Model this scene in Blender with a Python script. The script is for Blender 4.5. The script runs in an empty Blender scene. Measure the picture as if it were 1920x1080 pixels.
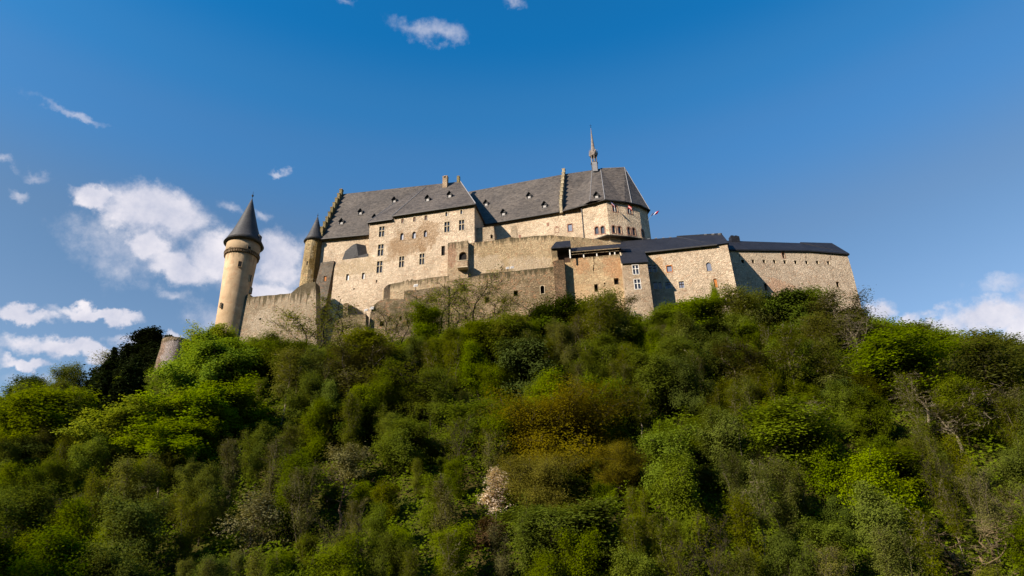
import bpy, math, random
import numpy as np
from mathutils import Vector, Matrix
from mathutils.geometry import delaunay_2d_cdt, tessellate_polygon

# ------------------------------------------------------------------ camera
F_PX, CX, CY, VP = 1200.0, 960.0, 540.0, (889.0, -1970.0)
CAM = np.array([0.0, 0.0, 1.7])
_u = np.array([VP[0]-CX, -(VP[1]-CY), -F_PX]); _up = _u/np.linalg.norm(_u)
_f = np.array([0, 0, -1.0]); _Y = _f-_up*np.dot(_f, _up); _Y /= np.linalg.norm(_Y)
ROT = np.array([np.cross(_Y, _up), _Y, _up])
sc = bpy.context.scene
C = sc.collection
cd = bpy.data.cameras.new('camera'); cam = bpy.data.objects.new('camera', cd); C.objects.link(cam)
cd.sensor_width = 36; cd.lens = 36*F_PX/1920; cd.clip_end = 20000; cd.clip_start = 0.5
mw = Matrix([list(ROT[i])+[CAM[i]] for i in range(3)]+[[0, 0, 0, 1]]); cam.matrix_world = mw
sc.camera = cam
sc.view_settings.view_transform = 'Standard'; sc.view_settings.look = 'None'
sc.view_settings.gamma = 1; sc.view_settings.exposure = 1.0

# ------------------------------------------------------------------ sun + sky
SUN_AZ = math.atan2(-0.79, -0.62); SUN_EL = math.radians(29)      # azimuth measured from +Y towards +X
SD = Vector((math.sin(SUN_AZ)*math.cos(SUN_EL), math.cos(SUN_AZ)*math.cos(SUN_EL), math.sin(SUN_EL)))
sl = bpy.data.lights.new('sun', 'SUN'); sl.energy = 4.6; sl.angle = math.radians(0.5); sl.color = (1.0, 0.86, 0.70)
so = bpy.data.objects.new('sun', sl); C.objects.link(so); so.rotation_euler = SD.to_track_quat('Z', 'Y').to_euler()
so.location = (-120, -90, 160)

def ray(px, py):
    return ROT @ np.array([px-CX, -(py-CY), -F_PX])
def W(px, py, Y):
    r = ray(px, py); return CAM + r*((Y-CAM[1])/r[1])
def proj(P):
    c = ROT.T @ (np.asarray(P, float)-CAM); return CX+F_PX*c[0]/-c[2], CY-F_PX*c[1]/-c[2]
def azel(px, py):
    r = ray(px, py); return math.atan2(r[0], r[1]), math.atan2(r[2], math.hypot(r[0], r[1]))

class NT:
    def __init__(s, tree): s.t = tree; s.n = tree.nodes; s.l = tree.links
    def node(s, typ, props=None, **ins):
        nd = s.n.new(typ)
        for k, v in (props or {}).items(): setattr(nd, k, v)
        for k, v in ins.items():
            key = int(k[1:]) if k[0] == 'i' and k[1:].isdigit() else k.replace('_', ' ')
            s.put(nd.inputs[key], v)
        return nd
    def put(s, inp, v):
        if isinstance(v, bpy.types.NodeSocket): s.l.new(v, inp)
        elif isinstance(v, bpy.types.Node): s.l.new(v.outputs[0], inp)
        else: inp.default_value = v
    def m(s, op, a, b=None, c=None, clamp=False):
        nd = s.n.new('ShaderNodeMath'); nd.operation = op; nd.use_clamp = clamp
        for i, v in enumerate((a, b, c)):
            if v is not None: s.put(nd.inputs[i], v)
        return nd.outputs[0]
    def vm(s, op, a, b=None, c=None):
        nd = s.n.new('ShaderNodeVectorMath'); nd.operation = op
        for i, v in enumerate((a, b, c)):
            if v is not None: s.put(nd.inputs[i], v)
        return nd.outputs['Value'] if op in ('LENGTH', 'DOT_PRODUCT', 'DISTANCE') else nd.outputs[0]
    def sm(s, x, a, b, lo=0.0, hi=1.0):
        nd = s.n.new('ShaderNodeMapRange'); nd.interpolation_type = 'SMOOTHSTEP'
        for i, v in enumerate((x, a, b, lo, hi)): s.put(nd.inputs[i], v)
        return nd.outputs[0]
    def mix(s, f, a, b, mode='MIX'):
        nd = s.n.new('ShaderNodeMix'); nd.data_type = 'RGBA'; nd.blend_type = mode
        s.put(nd.inputs[0], f)
        for i, v in ((6, a), (7, b)): s.put(nd.inputs[i], (*v, 1) if isinstance(v, tuple) and len(v) == 3 else v)
        return nd.outputs[2]
    def noise(s, vec, scale, detail=3, rough=0.55, dist=0.0):
        nd = s.node('ShaderNodeTexNoise', Scale=scale, Detail=detail, Roughness=rough, Distortion=dist)
        s.put(nd.inputs['Vector'], vec); return nd.outputs[0]

def make_world():
    w = bpy.data.worlds.new('World'); sc.world = w; w.use_nodes = True
    w.cycles.sampling_method = 'MANUAL'; w.cycles.sample_map_resolution = 256
    t = NT(w.node_tree); t.n.clear()
    out = t.node('ShaderNodeOutputWorld')
    sky = t.node('ShaderNodeTexSky', {'sky_type': 'NISHITA', 'sun_disc': False, 'sun_elevation': SUN_EL,
                 'sun_rotation': SUN_AZ % (2*math.pi), 'altitude': 300, 'air_density': 1.0, 'dust_density': 0.6, 'ozone_density': 1.6})
    d = t.vm('NORMALIZE', t.node('ShaderNodeTexCoord').outputs['Generated'])
    sp = t.node('ShaderNodeSeparateXYZ'); t.put(sp.inputs[0], d)
    x, y, z = sp.outputs
    az = t.m('ARCTAN2', x, y); el = t.m('ARCSINE', z)
    v = t.node('ShaderNodeCombineXYZ'); t.put(v.inputs[0], az); t.put(v.inputs[1], el)
    # domain warp so that the cloud outlines are ragged
    n1 = t.node('ShaderNodeTexNoise', Scale=9.0, Detail=6.0, Roughness=0.6); t.put(n1.inputs['Vector'], d)
    off = t.vm('SCALE', t.vm('SUBTRACT', n1.outputs['Color'], (0.5, 0.5, 0.5))); off.node.inputs['Scale'].default_value = 0.075
    n2 = t.node('ShaderNodeTexNoise', Scale=32.0, Detail=6.0, Roughness=0.62); t.put(n2.inputs['Vector'], d)
    off2 = t.vm('SCALE', t.vm('SUBTRACT', n2.outputs['Color'], (0.5, 0.5, 0.5))); off2.node.inputs['Scale'].default_value = 0.034
    p = t.vm('ADD', t.vm('ADD', v.outputs[0], off), off2)
    def group(blobs, q):
        cur = None
        for (px, py, rx, ry, *rot) in blobs:
            a, e = azel(px, py); a2, _ = azel(px+rx, py); _, e2 = azel(px, py-ry)
            ra = abs(a2-a); re = abs(e2-e)
            k = t.vm('MULTIPLY_ADD', q, (1/ra, 1/re, 0.0), (-a/ra, -e/re, 0.0))
            ln = t.vm('LENGTH', k)
            cur = ln if cur is None else t.m('SMOOTH_MIN', cur, ln, 0.25)
        return cur
    main = [(300,405,112,62),(185,378,52,24),(265,465,45,34),(330,505,80,36),(420,492,95,50),(525,485,62,62),(505,545,70,26),
            (170,655,170,20),(270,640,70,16),(60,668,70,12),(50,585,80,16),(190,592,90,14),(1655,590,44,32),(1745,612,72,30),(1850,590,100,44),(1915,620,80,60),(1990,560,110,80),
            (-120,640,130,60),(2300,560,160,60),(-500,500,200,60)]
    thin = [(435,388,30,15),(497,400,24,13),(135,208,95,13),(62,330,42,13),(0,308,30,14),(400,605,100,34),(310,560,40,16),(800,52,86,26),
            (655,8,34,18),(965,12,30,14),(1880,532,110,22),(60,700,120,22),(530,316,14,8),(560,470,60,40),(1040,-160,140,40),(2100,200,200,40),(20,360,30,10),
            (255,470,140,70),(480,520,140,70)]
    dm = group(main, p); dt = group(thin, p)
    nz = t.noise(d, 14.0, 7, 0.62)
    nf = t.noise(d, 48.0, 5, 0.65)
    a1 = t.m('ADD', dm, t.m('MULTIPLY', t.m('SUBTRACT', nz, 0.5), 1.1))
    a1 = t.m('ADD', a1, t.m('MULTIPLY', t.m('SUBTRACT', nf, 0.5), 0.35))
    m1 = t.sm(a1, 1.12, 0.48)
    a2 = t.m('ADD', dt, t.m('MULTIPLY', t.m('SUBTRACT', nz, 0.5), 2.2))
    a2 = t.m('ADD', a2, t.m('MULTIPLY', t.m('SUBTRACT', nf, 0.5), 0.9))
    m2 = t.m('MULTIPLY', t.sm(a2, 1.05, -0.15), 0.5)
    mask = t.m('MAXIMUM', t.m('MULTIPLY', m1, 0.93), m2)
    # light and dark inside the clouds: density a little towards the sun against density here
    q = t.vm('ADD', d, (-0.035, -0.01, 0.05))
    nz2 = t.noise(q, 14.0, 7, 0.62)
    shade = t.m('ADD', 0.5, t.m('MULTIPLY', t.m('SUBTRACT', nz2, nz), 2.4), clamp=True)
    core = t.sm(a1, 0.9, 0.0)
    shade = t.m('MULTIPLY', shade, t.m('SUBTRACT', 1.0, t.m('MULTIPLY', core, 0.25)))
    cc = t.mix(shade, (0.47, 0.49, 0.60), (0.84, 0.79, 0.81))
    # the clear sky, a little deeper overhead
    g = t.m('POWER', t.m('MAXIMUM', z, 0.001), 1.0)
    ramp = t.node('ShaderNodeValToRGB'); ramp.color_ramp.interpolation = 'EASE'; els = ramp.color_ramp.elements
    for i, (p_, c_) in enumerate(((0.10, (0.62, 0.62, 0.60)), (0.30, (0.60, 0.64, 0.66)), (0.45, (0.52, 0.63, 0.67)), (0.59, (0.31, 0.70, 0.90)), (0.65, (0.19, 0.70, 0.95)), (0.73, (0.05, 0.64, 0.97)), (1.0, (0.02, 0.50, 0.85)))):
        e_ = els[i] if i < 2 else els.new(p_)
        e_.position = p_; e_.color = (*c_, 1)
    t.put(ramp.inputs[0], g)
    skc = t.mix(1.0, sky.outputs[0], ramp.outputs[0], 'MULTIPLY')
    bg1 = t.node('ShaderNodeBackground', Color=skc, Strength=0.114)
    bg2 = t.node('ShaderNodeBackground', Color=cc, Strength=0.62)
    mx = t.node('ShaderNodeMixShader'); t.put(mx.inputs[0], mask); t.l.new(bg1.outputs[0], mx.inputs[1]); t.l.new(bg2.outputs[0], mx.inputs[2])
    t.l.new(mx.outputs[0], out.inputs[0])
make_world()

# ------------------------------------------------------------------ materials
def new_mat(name):
    m = bpy.data.materials.new(name); m.use_nodes = True
    t = NT(m.node_tree); bsdf = m.node_tree.nodes['Principled BSDF']
    bsdf.inputs['Specular IOR Level'].default_value = 0.25
    return m, t, bsdf
def pos(t): return t.node('ShaderNodeNewGeometry').outputs['Position']

def stone(name, ca, cb, dark=(0.10, 0.075, 0.05), size=0.62, contrast=0.35, pits=0.5, moss=0.0, warm=0.0, top=None, patch=None, plaster=0.0, bump=0.25):
    m, t, b = new_mat(name); P = pos(t); contrast *= 0.82; pits *= 1.0; bump *= 0.55
    col = t.mix(t.sm(t.noise(P, 0.075, 4), 0.38, 0.62), ca, cb)
    col = t.mix(t.m('MULTIPLY', t.sm(t.noise(P, 0.45, 4, 0.6), 0.42, 0.72), 0.55), col, tuple(c*0.72 for c in cb))
    pale = t.sm(t.noise(P, 0.19, 5, 0.62), 0.52, 0.66); col = t.mix(t.m('MULTIPLY', pale, 0.38), col, tuple(min(0.75, c*1.22+0.02) for c in ca))
    wet = t.sm(t.noise(t.vm('MULTIPLY', P, (1, 1, 0.35)), 0.27, 5, 0.68), 0.52, 0.68); col = t.mix(t.m('MULTIPLY', wet, 0.40), col, tuple(c*0.60 for c in cb))
    # single stones
    q = t.vm('MULTIPLY', t.vm('ADD', P, t.vm('SCALE', t.node('ShaderNodeTexNoise', Vector=P, Scale=0.8).outputs['Color'])), (1, 1, 1.7))
    vo = t.node('ShaderNodeTexVoronoi', Vector=q, Scale=1.0/size)
    vr = t.node('ShaderNodeSeparateColor', Color=vo.outputs['Color'])
    val = t.m('MULTIPLY_ADD', vr.outputs[0], contrast*(1-plaster*0.7), 1.0-contrast*0.5*(1-plaster*0.7))
    g = t.node('ShaderNodeCombineColor', Red=val, Green=val, Blue=val)
    col = t.mix(1.0, col, g.outputs[0], 'MULTIPLY')
    # reddish and grey stones among them
    col = t.mix(t.m('MULTIPLY', t.sm(vr.outputs[1], 0.80, 0.92), 0.30+warm), col, (0.34, 0.17, 0.09))
    # joints and pits
    ve = t.node('ShaderNodeTexVoronoi', {'feature': 'DISTANCE_TO_EDGE'}, Vector=q, Scale=1.0/size)
    jn = t.m('MULTIPLY', t.sm(ve.outputs[0], 0.09, 0.0), 0.18*(1-plaster))
    col = t.mix(jn, col, dark)
    n = t.noise(P, 1.9, 3, 0.7)
    pit = t.m('MULTIPLY', t.sm(n, 0.60, 0.70), pits)
    col = t.mix(pit, col, dark)
    if patch:
        for (c, r, pc, st) in patch:
            k = t.vm('MULTIPLY_ADD', P, tuple(1/v for v in r), tuple(-a/v for a, v in zip(c, r)))
            dd = t.m('ADD', t.vm('LENGTH', k), t.m('MULTIPLY', t.m('SUBTRACT', t.noise(P, 0.42, 5, 0.65), 0.5), 2.1))
            f = t.m('MULTIPLY', t.sm(dd, 1.0, 0.72), t.m('MULTIPLY_ADD', t.noise(P, 2.2, 3), 1.2, st-0.5, clamp=True))
            col = t.mix(f, col, pc)
    if top:
        # rain streaks hanging down from the wall top; z of the top = a + b*x
        a, bb, depth, strength = top
        s = t.node('ShaderNodeSeparateXYZ'); t.put(s.inputs[0], P)
        dz = t.m('SUBTRACT', t.m('MULTIPLY_ADD', s.outputs[0], bb, a), s.outputs[2])
        sv = t.vm('MULTIPLY', P, (1.0, 1.0, 0.05))
        st = t.noise(sv, 1.5, 4, 0.7)
        ln = t.m('MULTIPLY_ADD', st, depth*4.6, -depth*1.75)
        f = t.m('MULTIPLY', t.sm(t.m('SUBTRACT', ln, dz), -depth*0.15, depth*0.5), strength)
        col = t.mix(f, col, (0.075, 0.062, 0.035))
    if moss:
        f = t.m('MULTIPLY', t.sm(t.noise(P, 0.30, 5, 0.65), 0.56-moss*0.25, 0.72-moss*0.2), min(1, moss*1.4))
        col = t.mix(f, col, (0.045, 0.05, 0.016))
    t.put(b.inputs['Base Color'], col); b.inputs['Roughness'].default_value = 0.95
    b.inputs['Specular IOR Level'].default_value = 0.1
    h = t.m('ADD', t.m('MULTIPLY', t.sm(ve.outputs[0], 0.0, 0.15), 0.5), t.m('ADD', t.m('MULTIPLY', n, -0.6), t.m('MULTIPLY', vr.outputs[0], 0.35)))
    bp = t.node('ShaderNodeBump', Strength=1.0, Distance=bump, Height=h); t.put(b.inputs['Normal'], bp.outputs[0])
    return m

def plain(name, col, rough=0.7, var=0.25, scale=1.2, metal=0.0, spec=0.3, bump=0.0):
    m, t, b = new_mat(name); P = pos(t)
    n = t.noise(P, scale, 4, 0.6)
    c2 = tuple(c*(1-var) for c in col)
    t.put(b.inputs['Base Color'], t.mix(t.sm(n, 0.35, 0.65), col, c2))
    b.inputs['Roughness'].default_value = rough; b.inputs['Metallic'].default_value = metal
    b.inputs['Specular IOR Level'].default_value = spec
    if bump:
        bp = t.node('ShaderNodeBump', Strength=1.0, Distance=bump, Height=n); t.put(b.inputs['Normal'], bp.outputs[0])
    return m

def slate(name, ca, cb, rough=0.6, rows=0.35, spec=0.3, lichen=0.25, var=0.5):
    m, t, b = new_mat(name); P = pos(t)
    col = t.mix(t.sm(t.noise(P, 0.12, 5, 0.65), 0.36, 0.66), ca, cb)
    s = t.node('ShaderNodeSeparateXYZ'); t.put(s.inputs[0], P)
    q = t.vm('MULTIPLY', P, (1.6, 1.6, 2.6))
    vo = t.node('ShaderNodeTexVoronoi', Vector=q, Scale=1.0); vr = t.node('ShaderNodeSeparateColor', Color=vo.outputs['Color'])
    val = t.m('MULTIPLY_ADD', vr.outputs[0], var, 1-var*0.5)
    col = t.mix(1.0, col, t.node('ShaderNodeCombineColor', Red=val, Green=val, Blue=val).outputs[0], 'MULTIPLY')
    st = t.noise(t.vm('MULTIPLY', P, (1, 1, 0.12)), 0.7, 4, 0.65)
    col = t.mix(t.m('MULTIPLY', t.sm(st, 0.5, 0.7), lichen), col, tuple(c*1.5+0.02 for c in cb))
    col = t.mix(t.m('MULTIPLY', t.sm(t.noise(P, 0.55, 4, 0.7), 0.58, 0.72), lichen), col, (0.085, 0.070, 0.055))
    w = t.node('ShaderNodeTexWave', {'bands_direction': 'Z', 'wave_profile': 'SAW'}, Vector=P, Scale=1.0/rows/2, Distortion=0.3, Detail=1.0)
    t.put(b.inputs['Base Color'], col); b.inputs['Roughness'].default_value = rough; b.inputs['Specular IOR Level'].default_value = spec
    bp = t.node('ShaderNodeBump', Strength=0.8, Distance=0.05, Height=t.m('ADD', w.outputs[1], vr.outputs[1])); t.put(b.inputs['Normal'], bp.outputs[0])
    return m

def glass(name, col=(0.03, 0.035, 0.05), rough=0.12, spec=0.6):
    m, t, b = new_mat(name)
    b.inputs['Base Color'].default_value = (*col, 1); b.inputs['Roughness'].default_value = rough
    b.inputs['Specular IOR Level'].default_value = spec
    bp = t.node('ShaderNodeBump', Strength=0.4, Distance=0.04, Height=t.noise(pos(t), 1.3, 2)); t.put(b.inputs['Normal'], bp.outputs[0])
    return m

# ------------------------------------------------------------------ object helpers
BASE = {}
def tag(o, label=None, cat=None, group=None, kind=None):
    for k, v in (('label', label), ('category', cat), ('group', group), ('kind', kind)):
        if v: o[k] = v
    return o
def thing(name, loc, label, cat, group=None, kind=None):
    o = bpy.data.objects.new(name, None); C.objects.link(o); o.location = tuple(float(v) for v in loc)
    o.empty_display_size = 1.0
    BASE[o.name] = np.array([float(v) for v in loc])
    return tag(o, label, cat, group, kind)

class MB:
    def __init__(s): s.v = []; s.f = []
    def add(s, vs, fs):
        k = len(s.v); s.v.extend([tuple(float(c) for c in v) for v in vs]); s.f.extend([tuple(i+k for i in f) for f in fs])
    def quad(s, a, b, c, d): s.add([a, b, c, d], [(0, 1, 2, 3)])
    def box(s, o, dx, dy, dz):
        o, dx, dy, dz = (np.asarray(a, float) for a in (o, dx, dy, dz))
        vs = [o, o+dx, o+dx+dy, o+dy, o+dz, o+dx+dz, o+dx+dy+dz, o+dy+dz]
        s.add(vs, [(0, 3, 2, 1), (4, 5, 6, 7), (0, 1, 5, 4), (1, 2, 6, 5), (2, 3, 7, 6), (3, 0, 4, 7)])
    def lathe(s, c, prof, n=48, a0=0.0, wob=0.0):
        k = len(s.v)
        for j, (r, z) in enumerate(prof):
            for i in range(n):
                a = a0+2*math.pi*i/n; rr = r*(1+wob*math.sin(i*2.3+j*1.7)*0.5+wob*math.sin(i*5.1+j*3.1)*0.5)
                s.v.append((c[0]+rr*math.cos(a), c[1]+rr*math.sin(a), z))
        for j in range(len(prof)-1):
            for i in range(n):
                s.f.append((k+j*n+i, k+j*n+(i+1) % n, k+(j+1)*n+(i+1) % n, k+(j+1)*n+i))
        s.f.append(tuple(k+i for i in range(n))[::-1]); s.f.append(tuple(k+(len(prof)-1)*n+i for i in range(n)))
    def tube(s, pts, r, n=6):
        k = len(s.v); pts = [np.asarray(p, float) for p in pts]
        rs = r if isinstance(r, (list, tuple)) else [r]*len(pts)
        for j, p in enumerate(pts):
            d = pts[min(j+1, len(pts)-1)]-pts[max(j-1, 0)]; d = d/(np.linalg.norm(d)+1e-9)
            a = np.cross(d, [0.31, 0.17, 0.93] if abs(d[2]) < 0.9 else [1, 0, 0]); a /= np.linalg.norm(a)+1e-9; b = np.cross(d, a)
            for i in range(n):
                w = 2*math.pi*i/n; s.v.append(tuple(p+rs[j]*(a*math.cos(w)+b*math.sin(w))))
        for j in range(len(pts)-1):
            for i in range(n): s.f.append((k+j*n+i, k+j*n+(i+1) % n, k+(j+1)*n+(i+1) % n, k+(j+1)*n+i))
    def build(s, name, mat, parent=None, smooth=False, fix=True):
        me = bpy.data.meshes.new(name)
        base = np.zeros(3)
        p = parent
        while p is not None: base = base+np.array(p.location); p = p.parent
        vv = (np.array(s.v, float).reshape(-1, 3)-base)
        me.from_pydata(vv.tolist(), [], s.f); me.validate()
        if smooth:
            for p_ in me.polygons: p_.use_smooth = True
        me.materials.append(mat)
        o = bpy.data.objects.new(name, me); C.objects.link(o)
        if parent is not None: o.parent = parent
        me.update(); return o

Z = np.array([0, 0, 1.0])
class Wall:
    """a vertical plane through the point seen at pixel a at depth Y, running at angle deg"""
    def __init__(s, a, Y, deg, batter=0.0):
        s.p0 = W(*a, Y); r = math.radians(deg); s.d = np.array([math.cos(r), math.sin(r), 0.0])
        s.back = np.array([-math.sin(r), math.cos(r), 0.0]); s.up = Z+s.back*batter
        n = np.cross(s.d, s.up); s.n = n/np.linalg.norm(n)          # points to the viewer
        s.deg = deg; s.batter = batter
    def off(s, k):
        w = Wall.__new__(Wall); w.__dict__.update(s.__dict__); w.p0 = s.p0+s.back*k; return w
    def at(s, px, py):
        r = ray(px, py); k = np.dot(s.p0-CAM, s.n)/np.dot(r, s.n); return CAM+r*k
    def st(s, P): q = P-s.p0; return float(np.dot(q, s.d)), float(q[2])
    def P(s, a, z, k=0.0): return s.p0+s.d*a+s.up*z+s.back*k
    def px(s, pxs): return [s.at(*p) for p in pxs]
def meet(w1, w2, py, px):
    """corner of two walls: the point of w1 on the vertical line shared with w2 near pixel row py"""
    A = np.array([[w1.d[0], -w2.d[0]], [w1.d[1], -w2.d[1]]]); b = (w2.p0-w1.p0)[:2]
    s, _ = np.linalg.solve(A, b); return w1.p0[:2]+w1.d[:2]*s

def inpoly(p, poly):
    c = False; n = len(poly)
    for i in range(n):
        a, b = poly[i], poly[i-1]
        if (a[1] > p[1]) != (b[1] > p[1]) and p[0] < (b[0]-a[0])*(p[1]-a[1])/(b[1]-a[1])+a[0]: c = not c
    return c
def rough_top(pts, amp, step=1.1, seed=1):
    """pts: list of (s,z) along a wall top; adds small uneven steps"""
    rnd = random.Random(seed); out = []
    for i in range(len(pts)-1):
        a, b = pts[i], pts[i+1]; L = math.hypot(b[0]-a[0], b[1]-a[1]); n = max(1, int(L/step))
        for k in range(n):
            t = k/n; out.append((a[0]+(b[0]-a[0])*t, a[1]+(b[1]-a[1])*t+(rnd.uniform(-amp, amp*0.4) if k else 0)))
    out.append(pts[-1]); return out
def solid(w, outline, holes=(), depth=2.0, reveal=0.45, bottom_drop=0.0):
    """front polygon (s,z) with holes, extruded backwards"""
    mb = MB(); pts = list(outline); edges = [(i, (i+1) % len(pts)) for i in range(len(pts))]
    for h in holes:
        k = len(pts); pts += list(h); edges += [(k+i, k+(i+1) % len(h)) for i in range(len(h))]
    r = delaunay_2d_cdt([Vector(p) for p in pts], edges, [], 0, 1e-5)
    vs, _, fs = r[0], r[1], r[2]
    tri = []
    for f in fs:
        c = (sum(vs[i][0] for i in f)/len(f), sum(vs[i][1] for i in f)/len(f))
        if inpoly(c, outline) and not any(inpoly(c, h) for h in holes): tri.append(tuple(f))
    mb.add([w.P(v[0], v[1]) for v in vs], tri)
    r2 = delaunay_2d_cdt([Vector(p) for p in outline], [(i, (i+1) % len(outline)) for i in range(len(outline))], [], 0, 1e-5)
    tri = [tuple(f)[::-1] for f in r2[2] if inpoly((sum(r2[0][i][0] for i in f)/len(f), sum(r2[0][i][1] for i in f)/len(f)), outline)]
    bk = lambda a, z: w.p0+w.d*a+Z*z+w.back*depth
    mb.add([bk(v[0], v[1]) for v in r2[0]], tri)
    n = len(outline)
    for i in range(n):
        a, b = outline[i], outline[(i+1) % n]; mb.quad(w.P(*a), bk(*a), bk(*b), w.P(*b))
    for h in holes:
        for i in range(len(h)):
            a, b = h[i], h[(i+1) % len(h)]; mb.quad(w.P(*a), w.P(*b), w.P(*b, reveal), w.P(*a, reveal))
    return mb
def hole_rect(w, px, py, pw, ph, arch=False):
    c = w.at(px, py); s, z = w.st(c); dep = float(-(ROT.T @ (c-CAM))[2]); k = dep/F_PX
    a = pw*k/2/max(0.5, abs(w.d[0])); b = ph*k/2/0.93
    if not arch: return [(s-a, z-b), (s+a, z-b), (s+a, z+b), (s-a, z+b)]
    pts = [(s-a, z-b), (s+a, z-b)]
    ar = a
    for i in range(7):
        t = math.pi*i/6; pts.append((s+a*math.cos(t), z+b-ar+ar*math.sin(t)))
    return pts

def window(w, h, parent, kind='plain', mf=None, mg=None, mm=None, reveal=0.4, surround=0.16, label=None):
    """a window: surround (the part), with pane and mullion as its pieces"""
    s0, s1 = min(p[0] for p in h), max(p[0] for p in h); z0, z1 = min(p[1] for p in h), max(p[1] for p in h)
    f = MB(); n = len(h); cs, cz = (s0+s1)/2, (z0+z1)/2
    ring = []
    for (a, z) in h:
        ring.append((a+surround*np.sign(a-cs)*(1 if n == 4 else abs(a-cs)/(s1-cs)), z+surround*np.sign(z-cz)*(1 if n == 4 or z < cz else (z-cz)/(z1-cz))))
    for i in range(n):
        a, b, c, d = h[i], h[(i+1) % n], ring[(i+1) % n], ring[i]
        f.quad(w.P(*d, -0.05), w.P(*c, -0.05), w.P(*b, -0.05), w.P(*a, -0.05))
        f.quad(w.P(*d, -0.05), w.P(*d, 0.02), w.P(*c, 0.02), w.P(*c, -0.05))
        f.quad(w.P(*a, -0.05), w.P(*b, -0.05), w.P(*b, 0.12), w.P(*a, 0.12))
    o = f.build('window', mf, parent)
    if label: o['label'] = label
    g = MB(); g.add([w.P(a, z, reveal-0.03) for a, z in h], [tuple(range(n))]); g.build('pane', mg, o)
    if kind in ('cross', 'bars', 'post'):
        m = MB(); t = 0.075 if kind == 'cross' else 0.045; k = 0.05
        def bar(a0, a1, b0, b1): m.box(w.P(a0, b0, k), w.d*(a1-a0), w.back*0.2, Z*(b1-b0))
        bar(cs-t, cs+t, z0, z1)
        if kind != 'post':
            zt = z0+(z1-z0)*0.60; bar(s0, cs-t, zt-t, zt+t); bar(cs+t, s1, zt-t, zt+t)
        m.build('mullion', mm or mf, o)
    return o
def lathe_px(axis_y, rows, up=True):
    """rows of (left px, right px, py): gives the axis and (radius, z) rows for a round thing standing at depth axis_y"""
    mids = [((l+r)/2, y) for l, r, y in rows]
    ax = np.mean([W(*m, axis_y)[0] for m in mids]); D = math.hypot(ax, axis_y); out = []
    for l, r, y in rows:
        a1 = azel(l, y)[0]; a2 = azel(r, y)[0]; R = D*math.sin(abs(a2-a1)/2)
        e = azel((l+r)/2, y)[1]; out.append((R, CAM[2]+D*math.tan(e)))
    return (ax, axis_y), out

# ------------------------------------------------------------------ castle materials
CREAM, TAN = (0.46, 0.375, 0.265), (0.37, 0.285, 0.185)
M_glass = glass('window_glass'); M_glass2 = glass('pale_glass', (0.16, 0.18, 0.24), 0.3)
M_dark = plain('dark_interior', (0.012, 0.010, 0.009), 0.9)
M_frame = plain('cream_window_stone', (0.52, 0.43, 0.30), 0.9, 0.15)
M_white = plain('white_paint', (0.72, 0.70, 0.66), 0.6, 0.1)
M_shut = plain('weathered_grey_shutter', (0.40, 0.39, 0.38), 0.7, 0.2)
M_red = plain('red_sandstone', (0.30, 0.165, 0.115), 0.9, 0.3)
M_orange = plain('orange_shutter', (0.42, 0.15, 0.035), 0.7, 0.2)
M_wood = plain('brown_wood', (0.075, 0.040, 0.022), 0.8, 0.4)
M_slate = slate('grey_slate', (0.092, 0.078, 0.066), (0.062, 0.053, 0.046), lichen=0.5, var=0.8)
M_slate_d = slate('turret_slate', (0.060, 0.060, 0.064), (0.040, 0.041, 0.045), lichen=0.12, var=0.3)
M_metal = slate('dark_new_slate', (0.017, 0.018, 0.024), (0.012, 0.013, 0.018), rough=0.55, lichen=0.04, var=0.35)
M_gutter = plain('lead_gutter', (0.05, 0.048, 0.048), 0.5, 0.2, metal=0.2)
M_lead = plain('pale_lead_flashing', (0.27, 0.27, 0.28), 0.5, 0.2)
M_moss = stone('lichened_coping', (0.24, 0.20, 0.105), (0.16, 0.13, 0.06), size=0.9, pits=0.4)
M_iron = plain('black_iron', (0.02, 0.02, 0.022), 0.5, 0.1, metal=0.5)
M_spire = plain('weathered_spire_stone', (0.24, 0.205, 0.18), 0.8, 0.4, 2.0)

def zline(A, B):
    b = (B[2]-A[2])/(B[0]-A[0]); return A[2]-b*A[0], b
def poly_px(w, pts, drop=None):
    out = [w.st(w.at(*p)) for p in pts]; return out
def gutter(parent, a, b, out=0.35, th=0.22):
    mb = MB(); a, b = np.asarray(a, float), np.asarray(b, float); d = b-a
    k = np.array([d[1], -d[0], 0]); k = k/np.linalg.norm(k)
    if k[1] > 0: k = -k
    mb.box(a-Z*th, d, k*out, Z*th); mb.build('gutter', M_gutter, parent)

# ---------------- round tower at the left end
RT = 152.0
c, rows = lathe_px(RT, [(399.5, 454, 645), (403, 458.5, 600), (409, 465.5, 560), (416, 475, 520), (424.4, 486, 486)])
zb = rows[0][1]
tower = thing('round_tower', (c[0], c[1], rows[0][1]), 'tall round cream plastered tower with conical slate roof at the left end of the castle', 'tower')
_, top = lathe_px(RT, [(424.4, 489.3, 475), (425.5, 490, 462)])
r0 = rows[-1][0]; ze = rows[-1][1]; z1 = top[1][1]+0.5
M_plaster = stone('cream_plaster', (0.54, 0.40, 0.26), (0.46, 0.335, 0.21), size=1.2, contrast=0.08, pits=0.12, plaster=0.95, bump=0.03,
                  patch=[((c[0]-2, c[1]-5, zb+5), (7, 7, 4), (0.36, 0.26, 0.15), 0.3)], top=(ze+0.5, 0, 3.0, 0.35))
tm = MB(); tm.lathe(c, [(rows[0][0]*1.02, zb-6)]+rows+[(r0, ze+0.3), (r0+0.35, ze+1.5), (r0+0.30, z1)], 72); tm.build('wall', M_plaster, tower, True)
cb = MB(); zc_ = ze+0.15; 
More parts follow.
